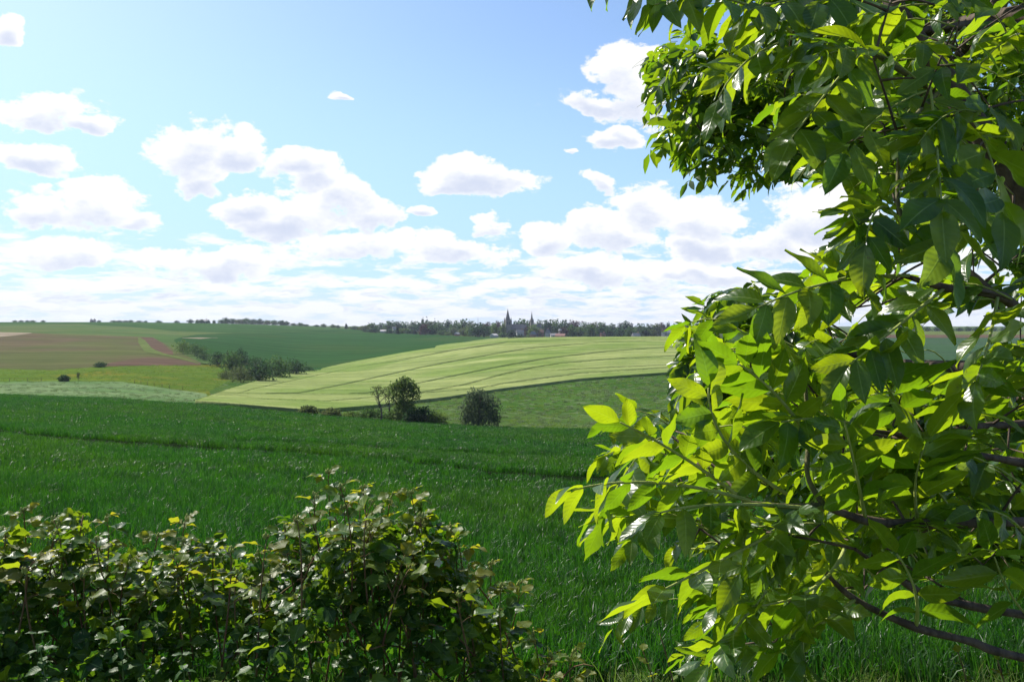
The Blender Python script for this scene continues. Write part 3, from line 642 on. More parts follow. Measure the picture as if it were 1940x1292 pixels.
b = [(0, 0, 5.4, 2.2, 1.3), (-1.4, .2, 4.5, 1.7, 1.6), (1.5, 0, 4.6, 1.8, 1.7), (-2.2, 0, 3.0, 1.5, 1.8), (2.6, .1, 3.0, 1.4, 1.9), (0, .3, 3.1, 2.4, 2.0), (-1.2, -.4, 1.6, 1.9, 1.5), (1.6, -.3, 1.6, 1.9, 1.6), (3.0, 0, 1.7, .9, 1.4), (-2.7, 0, 1.6, .8, 1.2), (-.8, 0, 6.1, 1.2, .9)]
place_tree('willow_tree', 'rounded grey-green willow with hanging twigs at the wheat edge', 'tree', 'trees at the valley floor', P, crown_mesh('tree_crown', b, 4200, .42, TREE['willow'], 410, 1.6, .45, tpl=LEAFC), trunk_mesh('tree_trunk', 5.0, .22, 411, M_wood, 8))
def snag(px, py, h, lean, seed, lab):
    P = on_ground(px, py); e = empty('bare_tree', tuple(P), lab, 'tree', 'bare trees at the valley floor'); r = np.random.default_rng(seed)
    m = MB(); t = np.linspace(0, 1, 7)[:, None]; m.tube(np.array((lean, .1, h)) * t + np.array((.25, 0, 0)) * np.sin(t * 5), np.linspace(.17, .05, 7), 6)
    obj('trunk', m.mesh('trunk', M_wood), e); tips = [(lean, .1, h)]
    for k in range(9):
        s = .35 + .07 * k; a = k * 2.2; L = h * (.38 - .028 * k); d = np.array((math.cos(a) * .75, math.sin(a) * .5, .75)); q = np.linspace(0, 1, 5)[:, None]
        p0 = np.array((lean * s, .1 * s, h * s)); pts = p0 + d * L * q + r.normal(size=(5, 3)) * .1 * q
        m = MB(); m.tube(pts, np.linspace(.08, .025, 5), 5)
        for j in range(3):
            d2 = norm(d + r.normal(size=3) * .7); m.tube(pts[2 + j % 3] + d2 * L * .45 * q, np.linspace(.025, .008, 5), 4)
        obj('branch', m.mesh('branch', M_wood), e)
        if k > 2: tips.append(tuple(pts[-1]))
    bl = [(x, y, z, .45, .28) for x, y, z in tips]
    tag(obj('leaf_tuft', crown_mesh('leaf_tuft', bl, 260, .2, TREE['olive'], seed + 1), e), kind='stuff')
snag(722, 799, 5.6, -.6, 420, 'left of the two thin half-bare trees beside the leafy tree')
snag(734, 797, 5.9, .4, 430, 'right of the two thin half-bare trees beside the leafy tree')
P = on_ground(148, 722)
place_tree('sapling', 'thin upright sapling standing in the buttercup meadow fence line', 'tree', None, P, crown_mesh('tree_crown', lobes(2.8, .9, 440, 5, .3), 160, .28, TREE['olive'], 441), trunk_mesh('tree_trunk', 2.4, .05, 442, M_wood, 3))
# fence posts along the bottom of the meadow
for i, px in enumerate((18, 52, 78, 255, 267, 279, 292, 307, 321, 346)):
    P = on_ground(px, float(np.interp(px, (0, 100, 230, 300, 390), (724.5, 723, 724, 734, 745))))
    m = MB(); m.tube([(0, 0, -.2), (.02, 0, .6), (0, 0, 1.35)], (.07, .065, .06), 6)
    tag(obj('fence_post', m.mesh('fence_post', M_wood), None, tuple(P)), f'weathered wooden post, {ORD[i]} from the left along the meadow fence', 'post', 'posts of the meadow fence')

# prototypes for far trees, each standing on z=0, 10 m tall
FT = {}
for nm, hw, n, sh in (('round', (10, 9), 850, 7), ('tall', (10, 6), 700, 8), ('poplar', (10, 2.6), 380, 9), ('cone', (10, 4.2), 420, 0)):
    for c in TREE:
        if nm == 'cone' and c not in ('conifer', 'dark'): continue
        if nm == 'poplar' and c not in ('dark', 'green', 'conifer'): continue
        if c == 'willow' and nm == 'cone': continue
        for v in range(2 if nm in ('round', 'tall') and c in ('green', 'dark', 'light', 'olive') else 1):
            sd_ = hash((nm, c)) % 1 + len(FT) * 7 + 500
            bl = lobes(hw[0], hw[1], sd_, sh, .02) if sh else [(0, 0, 1.2 + 1.15 * k, 2.1 * (1 - k / 8.2), .8) for k in range(8)]
            FT.setdefault((nm, c), []).append((crown_mesh('far_crown', bl, n, .95 if sh else .8, TREE[c], sd_ + 1), trunk_mesh('far_trunk', 8.2, .26, sd_ + 2, M_wood, 3)))
WORD = {'green': 'mid-green', 'dark': 'dark green', 'light': 'light green', 'olive': 'olive green', 'purple': 'purple-leaved', 'conifer': 'blackish green', 'willow': 'grey-green', 'blossom': 'pale flowering'}
SHAPE = {'round': 'rounded tree', 'tall': 'upright tree', 'poplar': 'narrow columnar tree', 'cone': 'cone-shaped conifer'}
def far_tree(px, top, base, Y, wpx, shape, c, label, group, i):
    """tree whose crown spans the given rows at distance Y, standing on the ground there"""
    X = (px - CX) / F * Y; z = float(H(X, Y)); m_ = PXM(Y); ztop = EYE - (top - HY) * m_; h = max(ztop - z, 3.0); w = wpx * m_
    cr, tk = FT[(shape, c)][i % len(FT[(shape, c)])]; native = {'round': 9, 'tall': 6, 'poplar': 2.6, 'cone': 4.2}[shape]
    return place_tree('far_tree', label, 'tree', group, (X, Y, z - .15), cr, tk, (w / native, w / native, h / 10.4), rng.random() * 6.28)
# left ridge
RID = [(28, 609, 9), (40, 608.5, 9), (52, 609, 10), (62, 608, 11), (82, 610, 8), (188, 609, 8), (215, 607, 12), (226, 606.5, 12), (238, 607.5, 12), (248, 606, 11), (264, 607, 12), (276, 610, 7), (301, 607, 12), (335, 607, 10), (361, 604.5, 13), (374, 605.5, 9), (382, 604.5, 9), (394, 607, 8), (406, 606, 6)]
for i, (px, top, w) in enumerate(RID):
    far_tree(px, top, 612, 1230 + 12 * (i % 3), w, 'round' if i != 18 else 'tall', 'dark' if i % 3 else 'green', f'small {"dark" if i % 3 else "green"} tree on the left skyline, {ORD[i]} from the left', 'trees on the left skyline', i)
WOOD = [(420, 605, 16), (428, 601, 14), (440, 603, 18), (453, 604, 17), (466, 602, 18), (479, 604, 18), (492, 603.5, 18), (506, 606, 16), (519, 606, 16), (533, 606.5, 17), (543, 608, 13), (556, 612, 14), (569, 611, 14), (580, 614, 12), (600, 615, 12), (613, 613, 11), (631, 614, 11), (640, 615.5, 8)]
for i, (px, top, w) in enumerate(WOOD):
    c = ('green', 'dark', 'dark', 'olive')[i % 4]
    far_tree(px, top, 616, 1260 + 15 * (i % 3), w, 'round', c, f'{WORD[c]} tree in the small wood on the skyline, {ORD[i]} from its left end', 'trees of the wood on the skyline', i)
far_tree(656, 612, 621, 1235, 7, 'cone', 'conifer', 'lone black-green conifer standing up left of the village trees', None, 0)
# village trees, back row then front row: (column, top row, width px, shape, colour)
BACK = [(672, 617, 20, 'round', 'green'), (690, 616, 22, 'round', 'olive'), (705, 611, 18, 'tall', 'green'), (722, 611, 22, 'round', 'dark'), (738, 607, 20, 'tall', 'green'), (752, 608, 18, 'tall', 'dark'), (766, 609, 22, 'round', 'green'),
        (784, 607, 20, 'round', 'willow'), (801, 602.5, 5, 'poplar', 'dark'), (797, 610, 20, 'tall', 'dark'), (808, 602, 5, 'poplar', 'conifer'), (816, 607, 20, 'tall', 'willow'), (824, 605, 5, 'poplar', 'conifer'), (832, 608, 20, 'round', 'green'), (848, 606, 16, 'tall', 'dark'),
        (862, 607, 20, 'round', 'green'), (878, 603.5, 18, 'tall', 'green'), (892, 606, 18, 'round', 'willow'), (910, 611, 18, 'tall', 'dark'), (922, 609, 16, 'tall', 'purple'), (936, 611, 18, 'round', 'green'), (943, 607, 15, 'round', 'purple'),
        (978, 607, 16, 'tall', 'dark'), (990, 603, 18, 'tall', 'green'), (1002, 606, 16, 'tall', 'dark'), (1022, 605, 17, 'round', 'willow'), (1036, 605, 20, 'tall', 'dark'), (1052, 604, 26, 'round', 'green'), (1070, 605, 24, 'round', 'dark'),
        (1087, 606, 30, 'round', 'purple'), (1110, 610, 24, 'round', 'green'), (1126, 609, 22, 'round', 'olive'), (1142, 609, 20, 'tall', 'green'), (1160, 612, 22, 'round', 'willow'), (1174, 609, 12, 'cone', 'conifer'), (1186, 608, 18, 'tall', 'dark'), (1196, 610, 12, 'cone', 'conifer'),
        (1213, 612, 22, 'round', 'green'), (1230, 613, 20, 'round', 'dark'), (1243, 612, 18, 'tall', 'olive'), (1255, 610, 14, 'tall', 'purple'), (1266, 610, 6, 'poplar', 'dark'), (1280, 613, 18, 'round', 'green'), (1300, 609, 24, 'round', 'dark'), (1322, 610, 24, 'round', 'green'), (1345, 612, 24, 'round', 'dark')]
left = [q for q in BACK if q[0] < 962][::-1]; right = [q for q in BACK if q[0] >= 962]
for side, L in (('left', left), ('right', right)):
    for i, (px, top, w, shp, c) in enumerate(L):
        far_tree(px, top, 636, 1180 + 35 * (i % 4), w * 1.12, shp, c, f'{WORD[c]} {SHAPE[shp]}, {ORD[i]} {side} of the tall spire in the village back row', 'village trees of the back row', i)
FRONT = [(694, 623, 14, 'round', 'dark'), (709, 619, 20, 'round', 'dark'), (739, 624, 20, 'round', 'dark'), (753, 617, 8, 'cone', 'conifer'), (763, 621, 22, 'round', 'light'), (776, 624, 16, 'round', 'dark'), (785, 622, 10, 'cone', 'conifer'), (803, 612, 17, 'round', 'purple'), (801, 624, 18, 'round', 'olive'),
         (817, 615, 26, 'round', 'dark'), (838, 625, 18, 'round', 'green'), (848, 629, 12, 'round', 'light'), (860, 620, 18, 'round', 'willow'), (878, 621, 22, 'round', 'olive'), (890, 618, 20, 'round', 'light'), (906, 613, 32, 'round', 'dark'), (921, 618, 20, 'tall', 'dark'), (936, 612, 14, 'round', 'light'), (953, 609, 10, 'tall', 'light'),
         (952, 630, 20, 'round', 'green'), (970, 625, 14, 'tall', 'conifer'), (984, 634, 18, 'round', 'green'), (1011, 615, 22, 'round', 'light'), (999, 617, 12, 'tall', 'purple'), (1068, 619, 16, 'round', 'purple'), (1082, 615, 22, 'round', 'green'), (1096, 618, 20, 'tall', 'green'), (1122, 625, 26, 'round', 'olive'), (1119, 614, 20, 'round', 'green'),
         (1139, 619, 16, 'tall', 'dark'), (1154, 619, 26, 'round', 'dark'), (1174, 621, 26, 'round', 'dark'), (1194, 618, 20, 'round', 'green'), (1222, 622, 20, 'tall', 'dark'), (1236, 622, 16, 'round', 'olive'), (1275, 619, 16, 'round', 'green'), (1296, 622, 20, 'round', 'dark')]
left = [q for q in FRONT if q[0] < 962][::-1]; right = [q for q in FRONT if q[0] >= 962]
for side, L in (('left', left), ('right', right)):
    for i, (px, top, w, shp, c) in enumerate(L):
        far_tree(px, top, 640, 985 + 22 * (i % 4), w * 1.1, shp, c, f'{WORD[c]} {SHAPE[shp]}, {ORD[i]} {side} of the tall spire in the village front row', 'village trees of the front row', i)
# trees beyond the field seen through the ash leaves on the right
for i, (px, top, w) in enumerate([(1640, 616, 18), (1658, 615, 18), (1690, 619, 18), (1706, 611, 14), (1722, 615, 16), (1741, 614, 17), (1757, 618, 13), (1776, 619, 16), (1800, 620, 14), (1818, 620, 14), (1834, 618, 14), (1850, 619, 16), (1880, 618, 18), (1905, 619, 18)]):
    c = ('green', 'dark')[i % 2]
    far_tree(px, top, 628, 1290 + 20 * (i % 2), w, 'round' if i != 3 else 'tall', c, f'{WORD[c]} skyline tree glimpsed through the ash leaves, {ORD[i]} from the left', 'far trees seen through the ash leaves', i)

# ------------------------------------------------------------------ village buildings
def gable(m, w, d, h0, h1, over=.0):
    """gabled prism: ridge along x"""
    x, y = w / 2 + over, d / 2 + over
    m.add([(-x, -y, h0), (x, -y, h0), (x, y, h0), (-x, y, h0), (-x, 0, h1), (x, 0, h1)], [(0, 1, 5, 4), (2, 3, 4, 5), (0, 4, 3), (1, 2, 5), (3, 2, 1, 0)])
def house(px, eave, ridge, wpx, Y, yaw, wm, rm, name, label, chim=1, dpx=None, windows=2):
    X = (px - CX) / F * Y; z = float(H(X, Y)) - .3; m_ = PXM(Y); he = EYE - (eave - HY) * m_ - z; hr = EYE - (ridge - HY) * m_ - z; he = max(he, 2.4); hr = max(hr, he + 1.8)
    w = wpx * m_; d = (dpx or wpx * .7) * m_
    e = empty(name, (X, Y, z), label, 'house' if 'barn' not in name else 'barn', 'village buildings'); e.rotation_euler = (0, 0, yaw)
    m = MB(); m.box((0, 0, he / 2), (w, d, he)); wl = obj('wall', m.mesh('wall', wm, False), e)
    m = MB(); m.add([(-w/2, -d/2, he), (-w/2, d/2, he), (-w/2, 0, hr - .25)], [(0, 2, 1)]); m.add([(w/2, -d/2, he), (w/2, d/2, he), (w/2, 0, hr - .25)], [(0, 1, 2)])
    obj('gable', m.mesh('gable', wm, False), e)
    m = MB(); gable(m, w, d, he + .02, hr, .35); rf = obj('roof', m.mesh('roof', rm, False), e)
    for k in range(chim):
        m = MB(); m.box((w * (.32 if k == 0 else -.32), 0, hr + .3), (.9, .7, 1.8)); obj('chimney', m.mesh('chimney', M_brick, False), rf)
    for k in range(windows):
        m = MB(); m.box(((k - (windows - 1) / 2) * w / max(windows, 1) * .8, -d / 2 - .01, he * .6), (1.1, .08, 1.3)); obj('window', m.mesh('window', M_louvre, False), e)
    return e
house(384, 608.5, 605.5, 22, 1260, .1, M_render, M_greytile, 'house', 'long pale house among skyline trees left of the small wood', 1)
house(726, 627.5, 625.5, 11, 1060, .0, M_render, M_tin, 'barn', 'low pale-roofed shed at the left end of the village', 0, windows=0)
house(748, 622, 619, 8, 1090, .5, M_render, M_greytile, 'house', 'small white house beside a dark conifer left in the village', 1)
house(866, 634.5, 629.5, 9, 990, 1.1, M_brick, M_tin, 'barn', 'small barn with steep pale roof half hidden by village trees', 0, windows=0)
house(936, 639, 632, 14, 960, 1.0, M_render, M_tin, 'barn', 'pale-roofed barn in front of the tall-spired church', 0, windows=0)
house(985, 630, 624.5, 13, 1010, .2, M_render, M_greytile, 'house', 'grey-roofed house just right of the tall-spired church')
house(1010, 634, 628, 11, 985, .9, M_brick, M_greytile, 'house', 'dark-roofed house left in the cluster below the slim spire')
house(1021, 630, 624.5, 17, 1030, .15, M_brick, M_redtile, 'house', 'brick house with long red roof behind the cluster')
house(1038, 631, 624, 11, 1000, 1.2, M_render, M_greytile, 'house', 'white gabled house in the middle of the cluster', 2)
house(1052, 635, 631.5, 18, 985, .1, M_render, M_greytile, 'house', 'low grey-roofed house in front of the white gabled house', 0)
house(1062, 637.5, 632, 18, 965, -.3, M_brick, M_redtile, 'house', 'red-roofed house at the right end of the cluster', 0)
house(1063, 626, 622.5, 8, 1035, .5, M_render, M_tin, 'house', 'small pale house behind the red-roofed house', 1)
house(1142, 634, 630, 9, 960, .6, M_brick, M_redtile, 'house', 'little red house between large dark trees right of the cluster')
house(1205, 636.5, 631, 14, 960, .3, M_render, M_greytile, 'house', 'blue-grey roofed house standing at the barley crest')
house(1259, 628, 622, 10, 1010, .7, M_render, M_redtile, 'house', 'white house with dull red roof near the right village end')
house(1270, 630, 625, 9, 1000, -.5, M_render, M_greytile, 'house', 'white grey-roofed house beside the dull red roof')
house(1286, 625, 622, 8, 1040, .2, M_render, M_greytile, 'house', 'small pale house rightmost before the ash leaves')
house(176, 608.5, 605.5, 9, 1180, .25, M_stone, M_greytile, 'house', 'squat dark building standing alone on the left skyline', 2, windows=1)
def spire_church(px, Y, tip, shoulder, base, wpx, label, nave=True, slim=False):
    X = (px - CX) / F * Y; z = float(H(X, Y)) - .3; m_ = PXM(Y); zs = EYE - (shoulder - HY) * m_ - z; zt = EYE - (tip - HY) * m_ - z; w = wpx * m_
    e = empty('church', (X, Y, z), label, 'church'); e.rotation_euler = (0, 0, .35)
    m = MB(); m.box((0, 0, zs / 2), (w, w, zs)); tw = obj('tower', m.mesh('tower', M_stone, False), e)
    m = MB(); m.box((0, 0, zs + .25), (w * 1.1, w * 1.1, .7)); obj('parapet', m.mesh('parapet', M_stone, False), e)
    for sx in (-1, 1):
        for sy in (-1, 1):
            m = MB(); m.box((sx * w * .5, sy * w * .5, zs * .5), (w * .16, w * .16, zs * .99)); obj('buttress', m.mesh('buttress', M_stone, False), e)
            m = MB(); m.tube([(sx * w * .47, sy * w * .47, zs + .5), (sx * w * .47, sy * w * .47, zs + w * .35), (sx * w * .47, sy * w * .47, zs + w * .6)], (w * .09, w * .08, .03), 6); obj('pinnacle', m.mesh('pinnacle', M_stone, False), e)
    m = MB(); m.tube([(0, 0, zs + .4), (0, 0, zs + (zt - zs) * .12), (0, 0, zs + (zt - zs) * .5), (0, 0, zt)], (w * .56, w * .46, w * .24, .05), 8); sp = obj('spire', m.mesh('spire', M_slate, False), e)
    m = MB(); m.box((0, 0, zt + .8), (.12, .12, 1.8)); m.box((0, 0, zt + 1.1), (.8, .1, .1)); obj('cross', m.mesh('cross', M_steel, False), sp)
    for k in range(4):
        a = k * math.pi / 2; c_, s_ = math.cos(a), math.sin(a)
        for off in (-.18, .18):
            m = MB(); m.box((c_ * (w / 2 + .02) - s_ * off * w, s_ * (w / 2 + .02) + c_ * off * w, zs - w * .45), (.12 if abs(c_) > .5 else w * .2, w * .2 if abs(c_) > .5 else .12, w * .55)); obj('belfry_opening', m.mesh('belfry_opening', M_louvre, False), tw)
    if nave:
        m = MB(); m.box((w * 2.0, 0, zs * .24), (w * 3, w * 1.5, zs * .48)); obj('nave', m.mesh('nave', M_stone, False), e)
        m = MB(); gable(m, w * 3, w * 1.5, zs * .48, zs * .78, .4); v = m.mesh('nave_roof', M_slate, False)
        o = obj('nave_roof', v, e, (w * 2.0, 0, 0))
spire_church(962, 1075, 585, 607.5, 640, 10.5, 'stone church with broad tower and tall slate spire', True)
spire_church(1007.5, 1150, 590, 607, 640, 5.2, 'second church with slim dark needle spire among village trees', True, True)
X = (905.5 - CX) / F * 1150; z = float(H(X, 1150)); m = MB(); hm = EYE + 17 * PXM(1150) - z
for sx, sy in ((-.5, -.4), (.5, -.4), (0, .5)): m.tube([(sx, sy, -.3), (sx * .5, sy * .5, hm * .7), (0, 0, hm)], (.11, .09, .05), 5)
for k in range(24): m.tube([((-1) ** k * .45 * (1 - k / 40), -.36 * (1 - k / 40), hm * k / 26), (-(-1) ** k * .45 * (1 - k / 40), -.36 * (1 - k / 40), hm * (k + 1) / 26)], .05, 4)
tag(obj('radio_mast', m.mesh('radio_mast', M_steel), None, (X, 1150, z)), 'thin grey lattice mast rising from village trees left of church', 'mast')
#@@NEXT

# ------------------------------------------------------------------ leaf templates: x across, y along, z up; unit length
def leaf_template(W, n=9, power=.85, tipk=1.0, curl=.25, fold=.25, wave=.05, wf=9, ph=0, twist=0.0, serr=0.0, stalk=.04):
    t = np.linspace(0, 1, n); w = .5 * W * np.sin(np.pi * np.clip(t, 0, 1) ** power) ** .82 * (1 - .12 * t); w[0] = .012; w[-1] = .004
    w = w * (1 + serr * ((np.arange(n) % 2) * 2 - 1)); xs = np.array((-1, -.5, 0, .5, 1.))
    X = w[:, None] * xs[None]; Yv = stalk + t[:, None] * (1 - stalk) * np.ones(5)[None]
    Z = fold * np.abs(X) * (1 - .4 * t[:, None]) - curl * t[:, None] ** 2 * .5 + wave * np.sin(t[:, None] * wf + ph + xs[None] * 1.1) * np.abs(xs)[None]
    Z += twist * X * t[:, None]
    Yv = Yv - curl * .12 * t[:, None] ** 2
    if serr: Yv = Yv - .02 * np.abs(xs)[None]
    return np.stack([X, Yv, Z], -1).reshape(-1, 3), grid_faces(n, 5)[:, ::1], np.stack(np.broadcast_arrays(xs[None], t[:, None]), -1).reshape(-1, 2)
def leaf_low(W, curl=.2, fold=.3, tw=.0):
    t = np.array((0, .35, .7, 1.)); w = .5 * W * np.array((.06, .95, .72, .03)); xs = np.array((-1, 0, 1.))
    X = w[:, None] * xs[None]; Z = fold * np.abs(X) - curl * .5 * t[:, None] ** 2 + tw * X * t[:, None]
    return np.stack([X, np.broadcast_to(t[:, None], X.shape), Z], -1).reshape(-1, 3), grid_faces(4, 3), np.stack(np.broadcast_arrays(xs[None], t[:, None]), -1).reshape(-1, 2)
ASH_T = [leaf_template(.42, 9, .82, curl=.28, fold=.22, wave=.030, wf=9, ph=0), leaf_template(.45, 9, .85, curl=.5, fold=.35, wave=.040, wf=8, ph=1.5, twist=.3),
         leaf_template(.39, 9, .80, curl=.12, fold=.12, wave=.045, wf=11, ph=3, twist=-.35), leaf_template(.43, 9, .84, curl=.75, fold=.30, wave=.03, wf=7, ph=4.2, twist=.15), leaf_template(.38, 9, .8, curl=-.12, fold=.55, wave=.03, wf=10, ph=2)]
ASH_L = [leaf_low(.42, .25, .3), leaf_low(.38, .5, .5, .4), leaf_low(.45, .1, .15, -.4)]
BR_T = [leaf_template(.74, 9, .80, curl=.35, fold=.22, wave=.05, wf=10, ph=0, serr=.06), leaf_template(.70, 9, .78, curl=.6, fold=.35, wave=.06, wf=9, ph=2, serr=.06, twist=.2), leaf_template(.78, 9, .82, curl=.15, fold=.15, wave=.06, wf=12, ph=4, serr=.06, twist=-.2)]
BR_L = [leaf_low(.72, .35, .25), leaf_low(.68, .6, .4, .3), leaf_low(.76, .1, .2, -.3)]
NE_T = [leaf_template(.60, 9, .68, curl=.4, fold=.2, wave=.03, wf=12, serr=.09), leaf_template(.56, 9, .66, curl=.7, fold=.3, wave=.04, wf=9, serr=.09, twist=.2)]
def bez(a, b, c, n):
    t = np.linspace(0, 1, n)[:, None]; return a * (1 - t) ** 2 + 2 * b * t * (1 - t) + c * t ** 2
def compound(base, ctrl, tip, nrm, pairs, L, r, droop=.25, spread=1.15, jit=.25, t0=.28):
    """pinnate ash leaf: stalk curve and leaflet frames (position, direction, normal, length)"""
    pts = bez(base, ctrl, tip, 12); tan = norm(np.gradient(pts, axis=0)); out = []
    for k in range(pairs):
        s = t0 + (.93 - t0) * k / max(pairs - 1, 1); i = s * 11; i0 = min(int(i), 10); p = pts[i0] + (pts[i0 + 1] - pts[i0]) * (i - i0); tn = tan[i0]
        n0 = norm(nrm - tn * np.dot(nrm, tn)); side = np.cross(tn, n0)
        ang = spread * (1.0 - .35 * s)
        size = L * (.72 + .4 * math.sin(math.pi * (.15 + .7 * s)))
        for sg in (-1, 1):
            a = ang + r.normal() * .12; d = tn * math.cos(a) + side * sg * math.sin(a) + n0 * r.normal() * jit * .6
            d = norm(d + np.array((0, 0, -droop * (.6 + .8 * r.random())))); nn = norm(n0 + r.normal(size=3) * jit + side * sg * .2)
            out.append((p, d, nn, size * (.88 + .24 * r.random())))
    tn = tan[-1]; out.append((pts[-1], norm(tn + np.array((0, 0, -droop * .7))), norm(nrm + r.normal(size=3) * jit), L * 1.05))
    return pts, out

# ------------------------------------------------------------------ ash tree at the right
ash_base = np.array((2.75, 2.7, float(H(2.75, 2.7)) - .1))
ash = empty('ash_tree', tuple(ash_base), 'ash tree with glossy compound leaves filling the right side', 'tree')
def A(px, py, Y): return pix(px, py, Y)
NET = []                                     # points of the woody frame, for attaching twigs
def limb(name, pts, rad, mat, k=9):
    pts = np.array(pts, float); n = len(pts); s = np.linspace(0, n - 1, (n - 1) * 6 + 1); i = np.minimum(s.astype(int), n - 2); f = (s - i)[:, None]
    p0 = pts[np.maximum(i - 1, 0)]; p1 = pts[i]; p2 = pts[i + 1]; p3 = pts[np.minimum(i + 2, n - 1)]
    q = .5 * ((2 * p1) + (-p0 + p2) * f + (2 * p0 - 5 * p1 + 4 * p2 - p3) * f ** 2 + (-p0 + 3 * p1 - 3 * p2 + p3) * f ** 3)
    m = MB(); rr = np.interp(s, np.arange(n), rad) * (.8 if name == 'branch' else 1); rr = rr * (1 + .07 * np.sin(s * 5.1) + .05 * np.sin(s * 11.3)); m.tube(q - ash_base, rr, k); obj(name, m.mesh(name, mat), ash)
    NET.append(q); return q
g0 = ash_base
limb('trunk', [g0 + (0, 0, -.15), (2.72, 2.68, .5), (2.66, 2.7, 1.3), (2.7, 2.9, 2.3), (2.75, 3.3, 3.4), (2.8, 3.8, 4.8), (2.85, 4.2, 6.2)], (.17, .14, .125, .105, .08, .05, .02), M_bark, 14)
limb('limb', [(2.68, 2.69, .7), (2.2, 2.45, 1.05), A(2250, 850, 2.3), A(1940, 372, 2.2), A(1800, 165, 2.2), A(1690, 0, 2.25), A(1610, -200, 2.4), A(1500, -420, 2.6)], (.07, .055, .045, .034, .028, .023, .018, .008), M_bark, 10)
limb('branch', [A(1815, 195, 2.2), A(1700, 130, 2.05), A(1600, 62, 1.9), A(1500, 62, 1.75)], (.014, .010, .007, .004), M_twig, 7)
limb('branch', [A(1730, 60, 2.22), A(1800, 50, 2.4), A(1900, 45, 2.6), A(2100, 70, 2.8)], (.012, .012, .014, .02), M_bark, 7)
limb('branch', [A(2250, 850, 2.3), A(2080, 680, 2.0), A(1940, 592, 1.75), A(1890, 560, 1.68), A(1790, 545, 1.6), A(1715, 523, 1.55)], (.03, .02, .0135, .012, .009, .006), M_bark, 8)
limb('branch', [A(1888, 562, 1.68), A(1830, 510, 1.72), A(1775, 485, 1.76)], (.010, .008, .005), M_bark, 7)
limb('branch', [(2.66, 2.68, .9), A(2350, 985, 2.0), A(1940, 988, 1.6), A(1740, 992, 1.5), A(1640, 985, 1.45), A(1560, 957, 1.42)], (.04, .024, .0125, .0115, .0095, .0075), M_bark, 8)
limb('branch', [A(1560, 957, 1.42), A(1530, 900, 1.42), A(1532, 820, 1.45), A(1522, 690, 1.5)], (.0065, .0055, .005, .0035), M_twig, 7)
limb('branch', [A(1560, 957, 1.42), A(1480, 958, 1.40), A(1410, 950, 1.38)], (.007, .006, .003), M_twig, 7)
limb('branch', [(2.66, 2.68, .6), A(2350, 1330, 1.9), A(1945, 1247, 1.5), A(1840, 1215, 1.46), A(1735, 1188, 1.44), A(1620, 1135, 1.42), A(1560, 1080, 1.40)], (.035, .02, .010, .0085, .0085, .0065, .004), M_bark, 8)
limb('branch', [(2.66, 2.68, .8), A(2350, 1225, 2.1), A(1945, 1165, 1.7), A(1830, 1145, 1.66), A(1740, 1120, 1.6), A(1620, 1040, 1.55)], (.03, .02, .0115, .010, .008, .004), M_bark, 8)
limb('branch', [(2.66, 2.68, 1.2), A(2350, 780, 2.2), A(1945, 802, 1.8), A(1830, 812, 1.7), A(1745, 826, 1.62), A(1650, 815, 1.55)], (.03, .02, .011, .009, .0065, .004), M_bark, 8)
limb('branch', [(2.2, 2.45, 1.05), A(2050, 905, 1.9), A(1900, 870, 1.75), A(1762, 850, 1.66), A(1690, 820, 1.6)], (.02, .015, .010, .007, .004), M_bark, 8)
limb('branch', [A(1715, 500, 1.62), A(1712, 430, 1.58), A(1700, 360, 1.6), A(1720, 240, 1.7), A(1790, 165, 2.1)], (.004, .005, .005, .006, .007), M_twig, 7)
# boughs that carry the farther foliage
limb('bough', [(2.7, 2.9, 2.3), (2.3, 3.5, 2.9), A(1750, 60, 4.2), A(1500, 120, 4.4), A(1340, 200, 4.5)], (.06, .045, .03, .018, .006), M_bark, 8)
limb('bough', [(2.66, 2.7, 1.3), (2.2, 3.4, 1.45), A(1700, 690, 4.2), A(1500, 640, 4.3), A(1350, 640, 4.3)], (.05, .04, .028, .016, .006), M_bark, 8)
limb('bough', [(2.75, 3.3, 3.4), (3.0, 5.0, 3.7), A(1750, 190, 6.8), A(1600, 250, 7.0)], (.06, .05, .03, .01), M_bark, 8)
limb('bough', [(2.75, 3.3, 3.4), (2.4, 3.6, 4.0), A(1700, -300, 4.2), A(1450, -330, 4.3)], (.06, .045, .03, .01), M_bark, 8)
limb('bough', [(2.75, 3.3, 3.2), (3.2, 5.0, 3.0), A(1900, 330, 6.6), A(1830, 400, 6.8)], (.05, .045, .03, .01), M_bark, 8)
limb('bough', [(2.66, 2.7, 1.1), (2.5, 3.2, 1.2), A(1960, 760, 4.0), A(1800, 780, 4.1), A(1600, 800, 4.2)], (.05, .035, .022, .015, .006), M_bark, 8)
limb('bough', [(2.66, 2.7, .6), (2.5, 3.2, .6), A(1960, 1000, 3.2), A(1800, 1060, 3.2), A(1650, 1050, 3.2)], (.05, .035, .022, .015, .006), M_bark, 8)
NETA = np.concatenate(NET)
